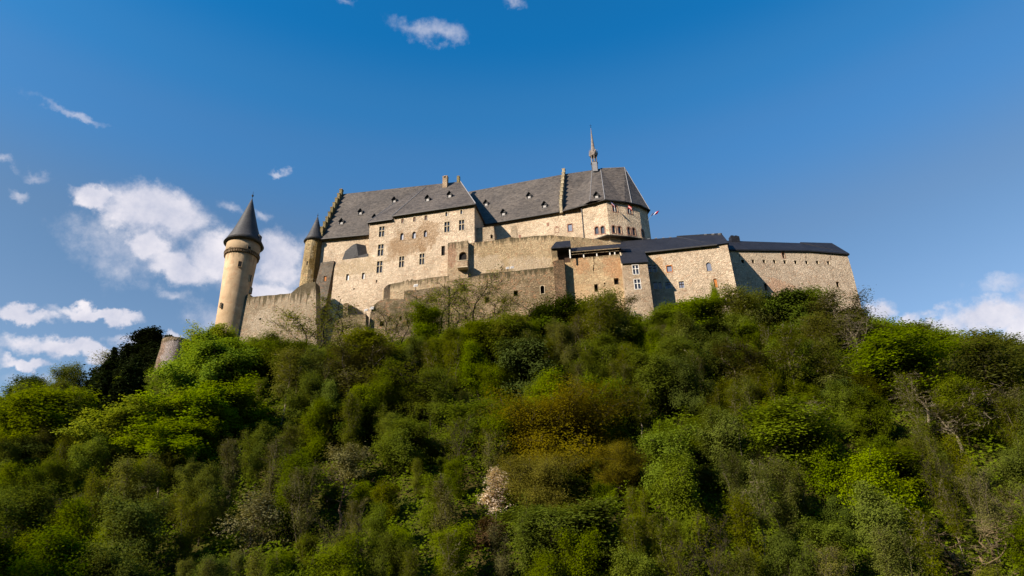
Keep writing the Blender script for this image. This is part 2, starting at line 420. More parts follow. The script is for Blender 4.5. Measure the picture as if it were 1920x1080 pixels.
for i in range(46):
    a = 2*math.pi*i/46; d = np.array([math.cos(a), math.sin(a), 0]); q = np.array([-d[1], d[0], 0])
    cb.box(np.array([c[0], c[1], zc_])+d*(r0-0.2)-q*0.19, d*0.62, q*0.38, Z*0.75)
cb.lathe(c, [(r0+0.1, zc_+0.75), (r0+0.55, zc_+0.78), (r0+0.55, zc_+1.05), (r0+0.1, zc_+1.3)], 64)
cb.build('corbel_band', stone('tower_corbels', (0.24, 0.175, 0.11), (0.17, 0.12, 0.075), size=0.5, pits=0.3), tower)
ap = W(474.2, 372.6, RT); hh = ap[2]-z1; R = r0+1.15
rf = MB(); rf.lathe(c, [(R-0.5, z1-0.25), (R, z1-0.15), (R*0.86, z1+hh*0.085), (R*0.70, z1+hh*0.22), (R*0.54, z1+hh*0.38), (R*0.30, z1+hh*0.66), (0.10, z1+hh), (0.02, z1+hh+0.1)], 64)
rfo = rf.build('roof', M_slate_d, tower, True)
fn = MB(); fn.lathe(c, [(0.05, z1+hh-0.3), (0.07, z1+hh+0.6), (0.30, z1+hh+0.9), (0.30, z1+hh+1.1), (0.06, z1+hh+1.4), (0.03, z1+hh+2.4)], 10); fn.build('finial', M_iron, rfo, True)
# box dormer on the right side of the cone
a_ = math.atan2(-0.15, 1); d = np.array([math.cos(a_), math.sin(a_), 0]); q = np.array([-d[1], d[0], 0])
dm = MB(); dm.box(np.array([c[0], c[1], z1+0.1])+d*(R-2.6)-q*0.7, d*2.0, q*1.4, Z*2.3); dm.build('dormer', M_slate_d, tower)
def round_window(parent, c, R, px, py, pw, ph, mat=M_dark, slope=0.0):
    az, el = azel(px, py); D = math.hypot(c[0], c[1]); th = az-math.atan2(c[0], c[1])
    # ray against the cylinder
    s = D*math.sin(th); t = D*math.cos(th)-math.sqrt(max(0.01, R*R-s*s)); P = np.array([t*math.sin(az), t*math.cos(az), CAM[2]+t*math.tan(el)])
    n = np.array([P[0]-c[0], P[1]-c[1], 0]); n /= np.linalg.norm(n); q = np.array([-n[1], n[0], 0]); 
    if q[0] < 0: q = -q
    k = t/math.cos(el)/F_PX*0.95; w_, h_ = pw*k, ph*k
    f = MB()
    for (a, b, hz, w2) in ((-w_/2-0.08, 0.08, -h_/2, h_), (w_/2, 0.08, -h_/2, h_), (-w_/2-0.08, w_+0.16, -h_/2-0.08, 0.08), (-w_/2-0.08, w_+0.16, h_/2, 0.08)):
        f.box(P+q*a+Z*hz-n*0.35, q*b, n*0.42, Z*w2)
    o = f.build('window', M_plaster if mat is M_dark else mat, parent)
    g = MB(); g.box(P-q*w_/2-Z*h_/2-n*0.30, q*w_, n*0.335, Z*h_); g.build('pane', M_dark, o)
for (px, py, pw, ph) in ((430.8, 467, 4.5, 8.5), (467, 466, 5.5, 8)): round_window(tower, c, r0+0.33, px, py, pw, ph)
for (px, py, pw, ph) in ((450, 495, 6, 11), (469.8, 522, 3, 13), (471.5, 545, 6, 11), (413.2, 572, 2.0, 9)): round_window(tower, c, r0-0.05, px, py, pw, ph)

# ---------------- curtain wall between the tower and the palace
cw = Wall((469, 556), 150.5, -8); A, B = cw.at(469, 556), cw.at(546, 549)
M_curt = stone('streaked_curtain_stone', (0.38, 0.31, 0.22), (0.29, 0.235, 0.165), size=0.55, contrast=0.3, pits=0.35, top=(*zline(A, B), 3.4, 0.85),
               patch=[(tuple(cw.at(492, 600)), (4.5, 6, 3.5), (0.46, 0.39, 0.31), 0.25)])
curt = thing('curtain_wall', cw.at(520, 640), 'long rubble curtain wall with dark rain streaks joining the round tower to the palace', 'wall')
o_ = poly_px(cw, [(457, 560.5), (463, 552), (469, 552), (470, 556.5), (546, 549.5)]); zb_ = cw.st(cw.at(520, 655))[1]
solid(cw, rough_top(o_, 0.12, 1.0, 3)+[(cw.st(cw.at(546, 600))[0], zb_-6), (o_[0][0]-0.6, zb_-6)], (), 2.4).build('wall', M_curt, curt)
h_ = hole_rect(cw, 486.5, 598, 3, 4.5)
cw2 = cw.off(-0.35); o2 = poly_px(cw2, [(546, 549.5), (557.8, 539), (569.6, 532), (591, 528.4), (590.5, 535), (588, 546), (587.5, 640)])
solid(cw2, rough_top(o2[:4], 0.1, 1.0, 5)+[(o2[4][0]+0.2, o2[4][1]), (o2[6][0]+1.5, o2[6][1]-5), (o2[0][0], o2[6][1]-5)], (), 2.8).build('raised_wall', M_curt, curt)
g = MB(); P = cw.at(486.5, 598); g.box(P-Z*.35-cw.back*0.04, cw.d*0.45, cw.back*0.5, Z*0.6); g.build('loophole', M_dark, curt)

# ---------------- battered buttress
bt = Wall((602.8, 492), 153.5, -10, batter=-0.10)
but = thing('buttress', bt.at(595, 640), 'grey battered buttress with one orange shuttered slit between curtain wall and palace', 'buttress')
M_butt = stone('grey_buttress_stone', (0.20, 0.175, 0.145), (0.145, 0.125, 0.10), size=0.5, pits=0.35, contrast=0.3, moss=0.12)
ob = poly_px(bt, [(601.5, 492.5), (626.5, 489), (613, 560), (598, 642), (560, 655), (587, 552)])
hb = hole_rect(bt, 609.5, 522.5, 5.5, 9.5)
solid(bt, ob, [hb], 7.5).build('wall', M_butt, but)
window(bt, hb, but, 'plain', M_butt, M_orange, reveal=0.18, surround=0.05)

# ---------------- stair turret
ST = 156.5
c2, rw = lathe_px(ST, [(562.5, 600, 545), (564.0, 600.6, 524), (569.0, 602.8, 453)])
tur = thing('stair_turret', (c2[0], c2[1], rw[0][1]), 'slim stair turret of rough stone with small conical roof beside the stepped gable', 'turret')
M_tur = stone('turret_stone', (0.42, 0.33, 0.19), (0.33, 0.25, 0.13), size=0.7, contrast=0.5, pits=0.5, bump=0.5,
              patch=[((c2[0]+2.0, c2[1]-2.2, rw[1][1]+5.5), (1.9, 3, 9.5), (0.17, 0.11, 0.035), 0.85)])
m_ = MB(); m_.lathe(c2, [(rw[0][0], rw[0][1]-5)]+rw, 10, 0.35); m_.build('wall', M_tur, tur)
ap2 = W(593, 406, ST); zt = rw[-1][1]; hh = ap2[2]-zt; R = rw[-1][0]+0.55
m_ = MB(); m_.lathe(c2, [(R-0.3, zt-0.35), (R, zt-0.2), (R*0.82, zt+hh*0.10), (R*0.62, zt+hh*0.30), (R*0.33, zt+hh*0.63), (0.08, zt+hh)], 40); r_ = m_.build('roof', M_slate_d, tur, True)
m_ = MB(); m_.lathe(c2, [(0.06, zt+hh-0.3), (0.05, zt+hh+0.2), (0.2, zt+hh+0.4), (0.05, zt+hh+0.6), (0.03, zt+hh+1.1)], 8); m_.build('finial', M_iron, r_, True)
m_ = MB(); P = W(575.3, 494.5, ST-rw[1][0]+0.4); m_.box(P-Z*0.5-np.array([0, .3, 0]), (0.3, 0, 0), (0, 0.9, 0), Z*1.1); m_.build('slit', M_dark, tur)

# ---------------- palace
PF = Wall((737, 407), 150.0, -12); PM = Wall((606, 446), 156.0, -7)
pal = thing('palace', PF.at(760, 560), 'great cream stone palace with steep slate roof, dormers and cross windows', 'palace')
A, B = PF.at(628, 489), PF.at(889, 384)
pc = [PF.at(*p) for p in ((762, 458), (800, 440), (745, 470), (790, 462))]
M_pal = stone('palace_stone', (0.60, 0.490, 0.365), (0.52, 0.415, 0.300), size=0.55, contrast=0.30, pits=0.42,
     patch=[(tuple(pc[0]), (5.0, 6, 5.0), (0.25, 0.16, 0.085), 0.45), (tuple(pc[1]), (4.2, 6, 4.6), (0.25, 0.155, 0.08), 0.5), (tuple(pc[2]), (3.6, 6, 3.6), (0.28, 0.18, 0.10), 0.35), (tuple(PF.at(672,500)), (9,9,3), (0.36,0.27,0.15), 0.3)])
A1, B1 = PF.at(628, 489), PF.at(691, 481)
# the lower terrace wall runs on into the front of the wing
wl = [('cross', 715.7, 434.3, 10.5, 21), ('cross', 713.7, 468.9, 11, 23), ('cross', 711.6, 500.5, 11, 23), ('cross', 752.8, 490.9, 9.5, 21.5), ('cross', 791, 485.6, 9.5, 21.5),
      ('cross', 838, 425.5, 10, 21), ('cross', 865.4, 422, 10, 21), ('arch', 753.6, 443.4, 6.2, 14), ('arch', 776.2, 440.8, 6.8, 14), ('arch', 797.4, 438, 5.6, 13.5),
      ('small', 754.6, 414.3, 4.6, 9.5), ('small', 777, 411.2, 4.6, 9.5), ('small', 798.4, 408.4, 5.2, 9.5), ('pale', 837, 401.7, 4, 8.5), ('pale', 865, 397.6, 4, 8.5),
      ('open', 830.8, 470, 6.5, 19), ('pale', 651.5, 520, 5.6, 12.5), ('pale', 681, 517.4, 5.4, 12.5), ('open', 705.7, 527.5, 2.6, 5), ('open', 663.7, 541.6, 2.6, 2.6)]
holes = [hole_rect(PF, a, b, w_, h_, k == 'arch') for k, a, b, w_, h_ in wl]
zbot = PF.st(PF.at(640, 660))[1]-3
o_ = poly_px(PF, [(628.5, 489), (691, 481), (692.9, 419), (736.7, 413), (737, 407), (889.5, 384.4)])
out = o_+[(o_[-1][0], zbot), (o_[0][0], zbot)]
solid(PF, out, holes, 17.0, 0.5).build('wall', M_pal, pal)
for (k, *_), h in zip(wl, holes):
    if k == 'cross': window(PF, h, pal, 'cross', M_frame, M_glass, M_frame, surround=0.14)
    elif k == 'arch': window(PF, h, pal, 'plain', M_pal, M_glass2, surround=0.18, label='arched window in brown rubble')
    elif k == 'small': window(PF, h, pal, 'post', M_frame, M_glass2, M_red, surround=0.1)
    elif k == 'pale': window(PF, h, pal, 'plain', M_frame, M_glass2, surround=0.2)
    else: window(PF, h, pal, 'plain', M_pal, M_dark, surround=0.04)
# main range wall behind
o_ = poly_px(PM, [(603.5, 446.5), (700, 437)]); L = PM.st(PM.at(835, 420))[0]
out = [(o_[0][0], o_[0][1]), (L, o_[0][1]), (L, zbot), (o_[0][0], zbot)]
# make the wall top level at the eave
solid(PM, out, (), 2.0).build('wall', M_pal, pal)
RD = 10.5
PR = PM.off(RD); ze_l = out[0][1]
E0, E1 = PM.P(o_[0][0]-0.2, ze_l), PM.P(L, ze_l)
R0, R1 = PR.at(636.5, 364.5), PR.at(863.3, 340.3); zr = (R0[2]+R1[2])/2
zrw = [PR.st(R0)[1], PR.st(R1)[1]]
def eave_out(P, w, k=0.7, dz=0.0): return P-w.back*k+Z*dz
sl1 = (R0[2]-E0[2])/RD
rm = MB()
eA, eB = eave_out(E0, PM, 0.7, -0.7*sl1*0.5), eave_out(E1, PM, 0.7, -0.7*sl1*0.5)
bA = PM.P(o_[0][0]-0.2, ze_l, 2*RD); bB = PM.P(L, ze_l, 2*RD)
R0b = PR.P(PR.st(E0+PM.back*RD)[0], PR.st(R0)[1])           # ridge end straight above the gable
rm.add([eA, eB, R1, R0b, bB, bA], [(0, 1, 2, 3), (3, 2, 4, 5), (0, 3, 5), (1, 4, 2), (0, 5, 4, 1)])
roof_main = rm.build('roof', M_slate, pal); roof_main['label'] = 'main slate roof with five dormers'
gutter(pal, eA, eave_out(PM.P(PM.st(PM.at(692, 437))[0], ze_l), PM, 0.7, -0.7*sl1*0.5))
# gable wall on the left with crow steps
def crow_steps(parent, E, R, d, n=9, th=0.9, lift=0.9, mat=None, name='stepped_gable'):
    mb = MB(); E, R = np.asarray(E, float), np.asarray(R, float); hv = R-E; hz = hv[2]; hv = hv.copy(); hv[2] = 0
    for i in range(n):
        a = E+hv*(i/n); zt_ = E[2]+hz*((i+1)/n)+lift; zb2 = E[2]+hz*(i/n)-1.2
        mb.box(np.array([a[0], a[1], zb2])-d*th/2, d*th, hv/n*1.02, Z*(zt_-zb2))
        mb.box(np.array([a[0], a[1], zt_])-d*(th/2+0.12)-hv/n*0.06, d*(th+0.24), hv/n*1.1, Z*0.18)
    return mb.build(name, mat or M_moss, parent)
crow_steps(pal, E0-PM.back*0.4, R0b, PM.d, 9, 0.8, 1.0)
gw = MB(); gw.add([E0, R0b, bA, PM.P(o_[0][0]-0.2, zbot, 2*RD), PM.P(o_[0][0]-0.2, zbot)], [(0, 1, 2, 3, 4)]); gw.build('gable_wall', M_pal, pal)
# roof of the front wing: hipped at the right end
s0, z0 = PF.st(PF.at(737, 407)); s1, z1_ = PF.st(PF.at(889.5, 384.4)); zE = (z0+z1_)/2
WA, WB = PF.P(s0-0.1, z0, -0.6), PF.P(s1+0.5, z1_, -0.6)
WRa = PR.at(800, 349.2); WRb = R1+Z*0.05
bk = PF.P(s1+0.5, z1_, 20.0)
rw_ = MB(); ctr = PM.P(PM.st(PM.at(742, 404))[0], ze_l-2, 6)
# back corner of the wing roof
rw_.add([WA+Z*-0.15, WB+Z*-0.15, WRb, WRa+Z*0.05, bk, PF.P(s0-0.1, z0, 20.0)], [(0, 1, 2, 3), (1, 4, 2), (0, 3, 5), (3, 2, 4, 5), (0, 5, 4, 1)])
roof_w = rw_.build('roof', M_slate, pal); roof_w['label'] = 'hipped slate roof of the front wing'
gutter(pal, WA+Z*-0.1, WB+Z*-0.1, 0.25)
s2, z2 = PF.st(PF.at(692.5, 419)); s3, z3 = PF.st(PF.at(737, 413))
def roof_pt(px, py, A, B, Cc):
    n = np.cross(B-A, Cc-A); r = ray(px, py); return CAM+r*(np.dot(A-CAM, n)/np.dot(r, n))
pv = roof_pt(741.8, 379.5, E0, E1, R0); pw_ = roof_pt(799, 349.5, E0, E1, R0); WC, WD = PF.P(s2-0.3, z2, -0.6), PF.P(s3, z3, -0.6)
rw2 = MB(); rw2.add([WC, WD, pw_+Z*0.1, pv+Z*0.1, WC-Z*0.35, WD-Z*0.35], [(0, 1, 2, 3), (0, 4, 5, 1)]); 
dn = PM.back*1.0
rw2.add([WC, pv+Z*.1, PM.P(PM.st(pv)[0], ze_l, 3.0), PM.P(PM.st(WC)[0], ze_l-0.6, 0.5)], [(0, 1, 2, 3)])
rw2.build('lower_roof', M_slate, pal)
gutter(pal, WC, WD, 0.2)
fl = MB()
fl.tube([WB+Z*0.02, WRb+Z*0.05], 0.13, 6); fl.build('hip_flashing', M_lead, roof_w)
fl = MB(); fl.tube([WA+Z*0.1, WRa+Z*0.15], 0.07, 5); fl.tube([WC+Z*0.1, pv+Z*0.18], 0.07, 5); fl.build('valley_flashing', M_lead, roof_w)

def dormer(parent, P, w, size=1.0, mat=None):
    mb = MB(); P = np.asarray(P, float); b = w.back; d = w.d; W_, H_ = 1.05*size, 1.25*size; F = P-b*0.05-Z*0.25
    # cheeks and floor
    D_ = 1.9*size; hp = 0.95*size
    for sgn in (-1, 1):
        mb.box(F+d*(sgn*W_/2)-d*0.06, d*0.12, b*D_, Z*H_)
    pk = F+Z*(H_+hp)
    e = 0.22*size
    for sgn in (-1, 1):
        a0 = F+d*sgn*(W_/2+e)+Z*(H_-0.15)-b*e; a1 = a0+b*(D_+e); p0 = pk-b*e; p1 = pk+b*(D_)
        mb.add([a0, a1, p1, p0, a0-Z*0.12, p0-Z*0.16], [(0, 1, 2, 3), (0, 3, 5, 4)])
    mb.add([F+d*W_/2+Z*H_+b*0.25, F-d*W_/2+Z*H_+b*0.25, pk+b*0.25-Z*0.1], [(0, 1, 2)])
    o = mb.build('dormer', M_slate_d, parent)
    g = MB(); g.box(F-d*W_*0.30+b*0.22+Z*0.0, d*W_*0.60, b*0.1, Z*H_*0.80); g.build('shutter', M_shut, o)
    g = MB(); g.box(F-d*W_*0.65-b*0.22-Z*0.02, d*W_*1.3, b*0.4, Z*0.07); g.build('sill', M_lead, o)
for (px, py) in ((639.5, 421), (675, 402.5), (701.6, 413), (738.7, 380)): dormer(pal, roof_pt(px, py, eA, eB, R1), PM, 1.15)
for (px, py) in ((801.2, 377), (842.6, 370)): dormer(pal, roof_pt(px, py, WA, WB, WRb), PF, 1.15)
# chimneys on the ridge
def chimney(parent, P, w, W_, D_, H_, mat, cap=True):
    mb = MB(); P = np.asarray(P, float); mb.box(P-w.d*W_/2-w.back*D_/2-Z*2, w.d*W_, w.back*D_, Z*(H_+2))
    if cap:
        for sgn in (-1, 1):
            mb.box(P-w.d*(W_/2)*1.0+Z*H_-w.back*D_/2+ (w.d*(W_*0.72) if sgn > 0 else 0*Z), w.d*W_*0.28, w.back*D_, Z*0.55)
        mb.box(P-w.d*W_/2-w.back*D_/2+Z*(H_+0.55)-w.d*0.05, w.d*(W_+0.1), w.back*D_, Z*0.25)
    return mb.build('chimney', mat, parent)
M_chim = stone('chimney_stone', (0.42, 0.32, 0.22), (0.33, 0.24, 0.15), size=0.5, pits=0.3)
P = roof_pt(835, 350, WA, WB, WRb); chimney(pal, P+Z*0.2, PF, 1.45, 1.3, 2.6, M_chim)
P = R1+Z*0.0-PR.d*0.6; chimney(pal, P, PF, 0.8, 1.0, 1.9, M_moss, False)
# hooded slate porch on the palace terrace
hw = PM.off(-1.5); hx = [hw.at(*p) for p in ((641.5, 487), (647.5, 471), (662, 458.5), (668, 456.5), (673, 487))]
m_ = MB(); n5 = len(hx); bkv = PM.back*1.5
m_.add(hx+[p+bkv+PM.d*2.2 for p in hx], [tuple(range(n5))]+[(i, (i+1) % n5, (i+1) % n5+n5, i+n5) for i in range(n5)]); m_.build('stair_hood', M_slate_d, pal)
m_ = MB(); a = hw.at(664, 482); b_ = hw.at(690, 475); m_.add([a, b_, b_-Z*1.4, a-Z*1.4-PM.d*1.2], [(0, 1, 2, 3)])
m_.add([a, b_, b_+bkv, a+bkv], [(0, 1, 2, 3)]); m_.build('lean_to_roof', M_slate_d, pal)

# ---------------- chapel with its hall
Q = PF.P(s1, 0, 10.3)
HW = Wall((911, 421), float(PF.at(889.5, 384.4)[1]+PF.back[1]*10.3), -15)
chap = thing('chapel', HW.at(1137, 500), 'cream stone chapel with rounded apse, red arched windows and slate roof under the spire', 'chapel')
HD = 9.5
HR = HW.off(HD)
M_chap = stone('chapel_stone', (0.62, 0.505, 0.37), (0.54, 0.43, 0.305), size=0.5, contrast=0.25, pits=0.30)
sA, zA = HW.st(HW.at(930, 416.5)); sB, zB = HW.st(HW.at(1090, 386)); zH = HW.st(HW.at(1049, 396.5))[1]
hl = [hole_rect(HW, 1068.7, 427, 7.6, 14)]
sL = HW.st(HW.at(895, 425))[0]; zlow = HW.st(HW.at(1090, 500))[1]
solid(HW, [(sL, zH), (sB, zH), (sB, zlow), (sL, zlow)], hl, 2*HD).build('wall', M_chap, chap)
window(HW, hl[0], chap, 'plain', M_red, M_glass2, surround=0.22, reveal=0.2, label='red framed window')
# blind niche and crest of red stone
m_ = MB(); P = HW.at(1027.6, 420.4); m_.box(P-HW.d*.35-Z*.6-HW.back*0.05, HW.d*0.6, HW.back*0.3, Z*1.1); m_.build('blind_niche', M_red, chap)
m_ = MB(); P = HW.at(1043.9, 431)
for a0, b0, w_, h_ in ((-.6, -.8, .12, 1.5), (.5, -.8, .12, 1.5), (-.6, .65, 1.2, .12), (-.6, -.9, 1.2, .12), (-.3, .8, .6, .35)): m_.box(P+HW.d*a0+Z*b0-HW.back*0.05, HW.d*w_, HW.back*0.1, Z*h_)
m_.build('carved_frame', M_red, chap)
# apse corners, all at one height; depth follows from that
zWT = zH
def at_z(px, py, z):
    r = ray(px, py); return CAM+r*((z-CAM[2])/r[2])
zEv = HW.P(sB, zH)[2]
cx_ = [HW.P(sB, zH)]+[at_z(*p, zEv) for p in ((1136.5, 374.5), (1171, 379.0), (1197.5, 385.0), (1213.5, 393.5))]
cx_[0] = at_z(1090, 386.8, zEv)
back_dir = HW.back
cs = [np.array(p) for p in cx_]+[cx_[-1]+np.array([-1.5, 9.0, 0]), cx_[0]+HW.back*2*HD]
axis = sum(cs)/len(cs)
apw = []
pairs = {0: [(1118.8, 432), (1130.0, 431)], 1: [(1151, 430), (1162, 431.2)], 2: [(1179.3, 433), (1188.6, 434.3)], 3: [(1205.0, 437.5)]}
ups = {1: [(1153, 391)], 2: [(1181.0, 394.8)]}
apse_mb = MB()
for i in range(len(cs)-1):
    a, b = cs[i], cs[i+1]; w = Wall.__new__(Wall); dv = b-a; Lw = np.linalg.norm(dv[:2]); w.d = np.array([dv[0]/Lw, dv[1]/Lw, 0]); w.back = np.array([-w.d[1], w.d[0], 0]); w.up = Z
    w.p0 = np.array([a[0], a[1], 0.0]); w.n = np.cross(w.d, Z); w.batter = 0; w.deg = 0
    hs = []; ks = []
    for (px, py) in pairs.get(i, []): hs.append(hole_rect(w, px, py, 6.3 if i < 2 else 5.6, 15, True)); ks.append('a')
    for (px, py) in ups.get(i, []): hs.append(hole_rect(w, px, py, 9, 13.5)); ks.append('r')
    m_ = solid(w, [(0, a[2]), (Lw, b[2]), (Lw, 40.0), (0, 40.0)], hs, 1.2, 0.5); apse_mb.add(m_.v, m_.f)
    for h, k in zip(hs, ks):
        if k == 'a': window(w, h, chap, 'plain', M_red, M_glass, surround=0.24, reveal=0.35, label='round arched window framed in red stone')
        else: window(w, h, chap, 'post', M_red, M_glass, M_white, surround=0.2, reveal=0.3)
apse_mb.build('apse_wall', M_chap, chap)
# pent roof below the arched windows
sk = MB(); oz = [HW.back*-0.0]
ringp = [at_z(1100, 441.5, 0)]
zsk = None
inner = []; outer = []; cen = np.array([np.mean([p[0] for p in cs[1:5]]), cs[2][1]+8, 0])
zs = float((CAM+ray(1125, 441)*((cs[1][1]-1)/ray(1125, 441)[1]))[2])
for i in range(0, 5):
    p = cs[i].copy(); 
    if i == 0: p = cs[0]+(cs[1]-cs[0])*0.35
    p[2] = zs; n = p-cen; n[2] = 0; n /= np.linalg.norm(n)
    inner.append(p+Z*0.75-n*0.3); outer.append(p+n*(1.7 if 0 < i < 4 else 0.9))
for i in range(4):
    sk.quad(inner[i], inner[i+1], outer[i+1], outer[i]); sk.quad(outer[i], outer[i+1], outer[i+1]-Z*0.22, outer[i]-Z*0.22)
    sk.quad(outer[i]-Z*0.22, outer[i+1]-Z*0.22, inner[i+1]-Z*0.95, inner[i]-Z*0.95)
sk.build('pent_roof', M_slate, chap)
# hall roof and apse roof
zr_l = HR.st(HR.at(868, 357))[1]; zr_r = HR.st(HR.at(1055, 327))[1]; zR = zr_r
sR0 = HR.st(HR.at(868, 357))[0]; sR1 = HR.st(HR.at(1109, 319.3))[0]
zR2 = HR.st(HR.at(1109, 319.3))[1]
so_ = (zR-zH)/HD
e0 = HW.P(sL-9, zH, -0.7)-Z*0.5; e1 = HW.P(HW.st(HW.at(1049, 396.5))[0], zH, -0.7)-Z*0.5
hr = MB(); ra, rb = HR.P(sL-9, zR), HR.P(HW.st(HW.at(1049, 396.5))[0], zR)
hr.add([e0, e1, rb, ra, e1+HW.back*(2*HD+1.4), e0+HW.back*(2*HD+1.4)], [(0, 1, 2, 3), (3, 2, 4, 5), (0, 3, 5), (1, 4, 2), (0, 5, 4, 1)])
roof_h = hr.build('roof', M_slate, chap); roof_h['label'] = 'long slate roof of the hall with four dormers'
gutter(chap, e0, e1, 0.25)
for (px, py) in ((911, 386.5), (992, 372.5), (943.7, 404.5), (1020.9, 390)): dormer(chap, roof_pt(px, py, e0, e1, ra), HW, 1.2)
E_ = HW.P(HW.st(HW.at(1053, 396))[0], zH+0.2, -0.9); R_ = HR.P(HW.st(HW.at(1053, 396))[0], zR+0.2)
crow_steps(chap, E_, R_, HW.d, 9, 0.75, 0.9, stone('pale_coping', (0.42, 0.36, 0.25), (0.28, 0.24, 0.14), size=0.8, pits=0.4))
ev = []
for i, p in enumerate(cs[:6]):
    n = p-cen; n[2] = 0; n /= np.linalg.norm(n)
    if i == 0: n = -HW.back
    ev.append(p+n*0.75-Z*0.25)
eh = HW.P(HW.st(HW.at(1053, 396))[0], zH, -0.7)-Z*0.45; ev[0] = ev[0]+HW.d*0.2
T0 = HR.P(HW.st(HW.at(1053, 396))[0], zR); T1 = HR.P(sR1, zR); 
def ridge_at(px, py):
    r = ray(px, py); k = (HR.P(0, zR)[2]-CAM[2])/r[2]; P_ = CAM+r*k; return P_
T1 = ridge_at(1110, 319); T2 = ridge_at(1126, 316); T3 = ridge_at(1171, 314)
hE1 = ev[0]+(ev[1]-ev[0])*0.30; hE1 = at_z(1106, 377.5, ev[0][2]); hE3 = at_z(1184.5, 381.5, ev[0][2]); hE3 = ev[2]+(ev[3]-ev[2])*0.45
ar = MB()
pts = [eh, ev[0], hE1, ev[1], ev[2], hE3, ev[3], ev[4], ev[5], T0, T1, T2, T3, T3+np.array([0, 1.0, 0]), eh+HW.back*(2*HD+1.4)]
ar.add(pts, [(0, 1, 10, 9), (1, 2, 10), (2, 3, 11, 10), (3, 4, 5, 12, 11), (5, 6, 7, 12), (7, 8, 12), (8, 14, 9, 10, 11, 12), (0, 9, 14)])
roof_a = ar.build('apse_roof', M_slate, chap)
fl = MB(); fl.tube([hE1+Z*.05, T1+Z*.05], 0.07, 5); fl.tube([ev[1]+Z*.05, T2+Z*.05], 0.09, 5); fl.tube([hE3+Z*.05, T3+Z*.05], 0.09, 5); fl.tube([T2+Z*.06, T3+Z*.06], 0.10, 5); fl.tube([T3, ev[4]], 0.08, 5); fl.build('hip_flashing', M_lead, roof_a)
gm = MB(); gl = [eh, ev[0], ev[1], ev[2], ev[3], ev[4], ev[5]]
gm.tube([p-Z*0.12 for p in gl], 0.2, 6); gm.build('gutter', M_gutter, chap)
m_ = MB(); P = cs[0]-HW.back*0.15; m_.tube([P, np.array([P[0], P[1], 45.0])], 0.13, 6); m_.build('downpipe', M_iron, chap)
dormer(chap, roof_pt(1118.7, 372, hE1, ev[1], T1), HW, 1.15)

# ---------------- spire on the ridge
SP = (T1+T2)/2+np.array([-0.5, -0.6, 0]); k = float(-(ROT.T @ (SP-CAM))[2])/F_PX
def zpx(py, px=1112): return float((CAM+ray(px, py)*(SP[1]/ray(px, py)[1]))[2])
zs0, zs1, zs2, zs3, zs4 = zpx(324), zpx(308), zpx(294), zpx(284), zpx(240, 1109.4)
spire = thing('spire', (SP[0], SP[1], zs0), 'thin pale spire with open belfry rising from the chapel roof', 'spire')
c3 = (SP[0], SP[1])
m_ = MB(); m_.lathe(c3, [(0.95, zs0-1.5), (0.95, zs1), (1.1, zs1+0.1), (1.1, zs1+0.35), (0.9, zs1+0.4)], 8, 0.39); base_ = m_.build('base', M_slate_d, spire)
m_ = MB(); m_.box(np.array([SP[0]-0.75, SP[1]-1.15, zs0-0.2]), (1.35, 0, 0), (0, 0.4, 0), Z*(zs1-zs0+0.2)); m_.build('front_panel', M_lead, spire)
for i in range(6):
    a = math.pi/6+i*math.pi/3; m_ = MB(); P = np.array([SP[0]+0.82*math.cos(a), SP[1]+0.82*math.sin(a), zs1]); m_.tube([P, P+Z*(zs2-zs1+0.2)], 0.13, 6); m_.build('column', M_spire, spire)
m_ = MB(); m_.tube([np.array([SP[0], SP[1], zs1]), np.array([SP[0], SP[1], zs2])], 0.28, 6); m_.build('bell_post', M_slate_d, spire)
m_ = MB(); m_.lathe(c3, [(1.0, zs2), (1.12, zs2+0.15), (1.12, zs2+0.5), (0.85, zs2+0.6)], 12)
for i in range(6):
    a = i*math.pi/3+0.2; d = np.array([math.cos(a), math.sin(a), 0]); q = np.array([-d[1], d[0], 0]); o0 = np.array([SP[0], SP[1], zs2+0.4])+d*1.1
    m_.add([o0-q*0.6, o0+q*0.6, o0+Z*1.8, o0-q*0.6-d*0.7, o0+q*0.6-d*0.7, o0+Z*1.8-d*0.7], [(0, 1, 2), (3, 5, 4), (0, 2, 5, 3), (1, 4, 5, 2)])
    m_.tube([o0+Z*0.2+q*0.62, o0+Z*2.2+q*0.62], [0.12, 0.03], 5)
m_.build('gable_crown', M_spire, spire)
m_ = MB(); m_.lathe(c3, [(0.80, zs2+0.5), (0.62, zs3+0.3), (0.30, zs3+(zs4-zs3)*0.55), (0.05, zs4)], 8, 0.39); n_ = m_.build('needle', M_spire, spire)
m_ = MB(); m_.lathe(c3, [(0.04, zs4-0.3), (0.04, zs4+0.2), (0.16, zs4+0.35), (0.04, zs4+0.5), (0.025, zs4+1.5)], 6); m_.box(np.array([SP[0]-0.3, SP[1], zs4+0.95]), (0.6, 0, 0), (0, 0.04, 0), Z*0.06); m_.build('finial', M_iron, spire)

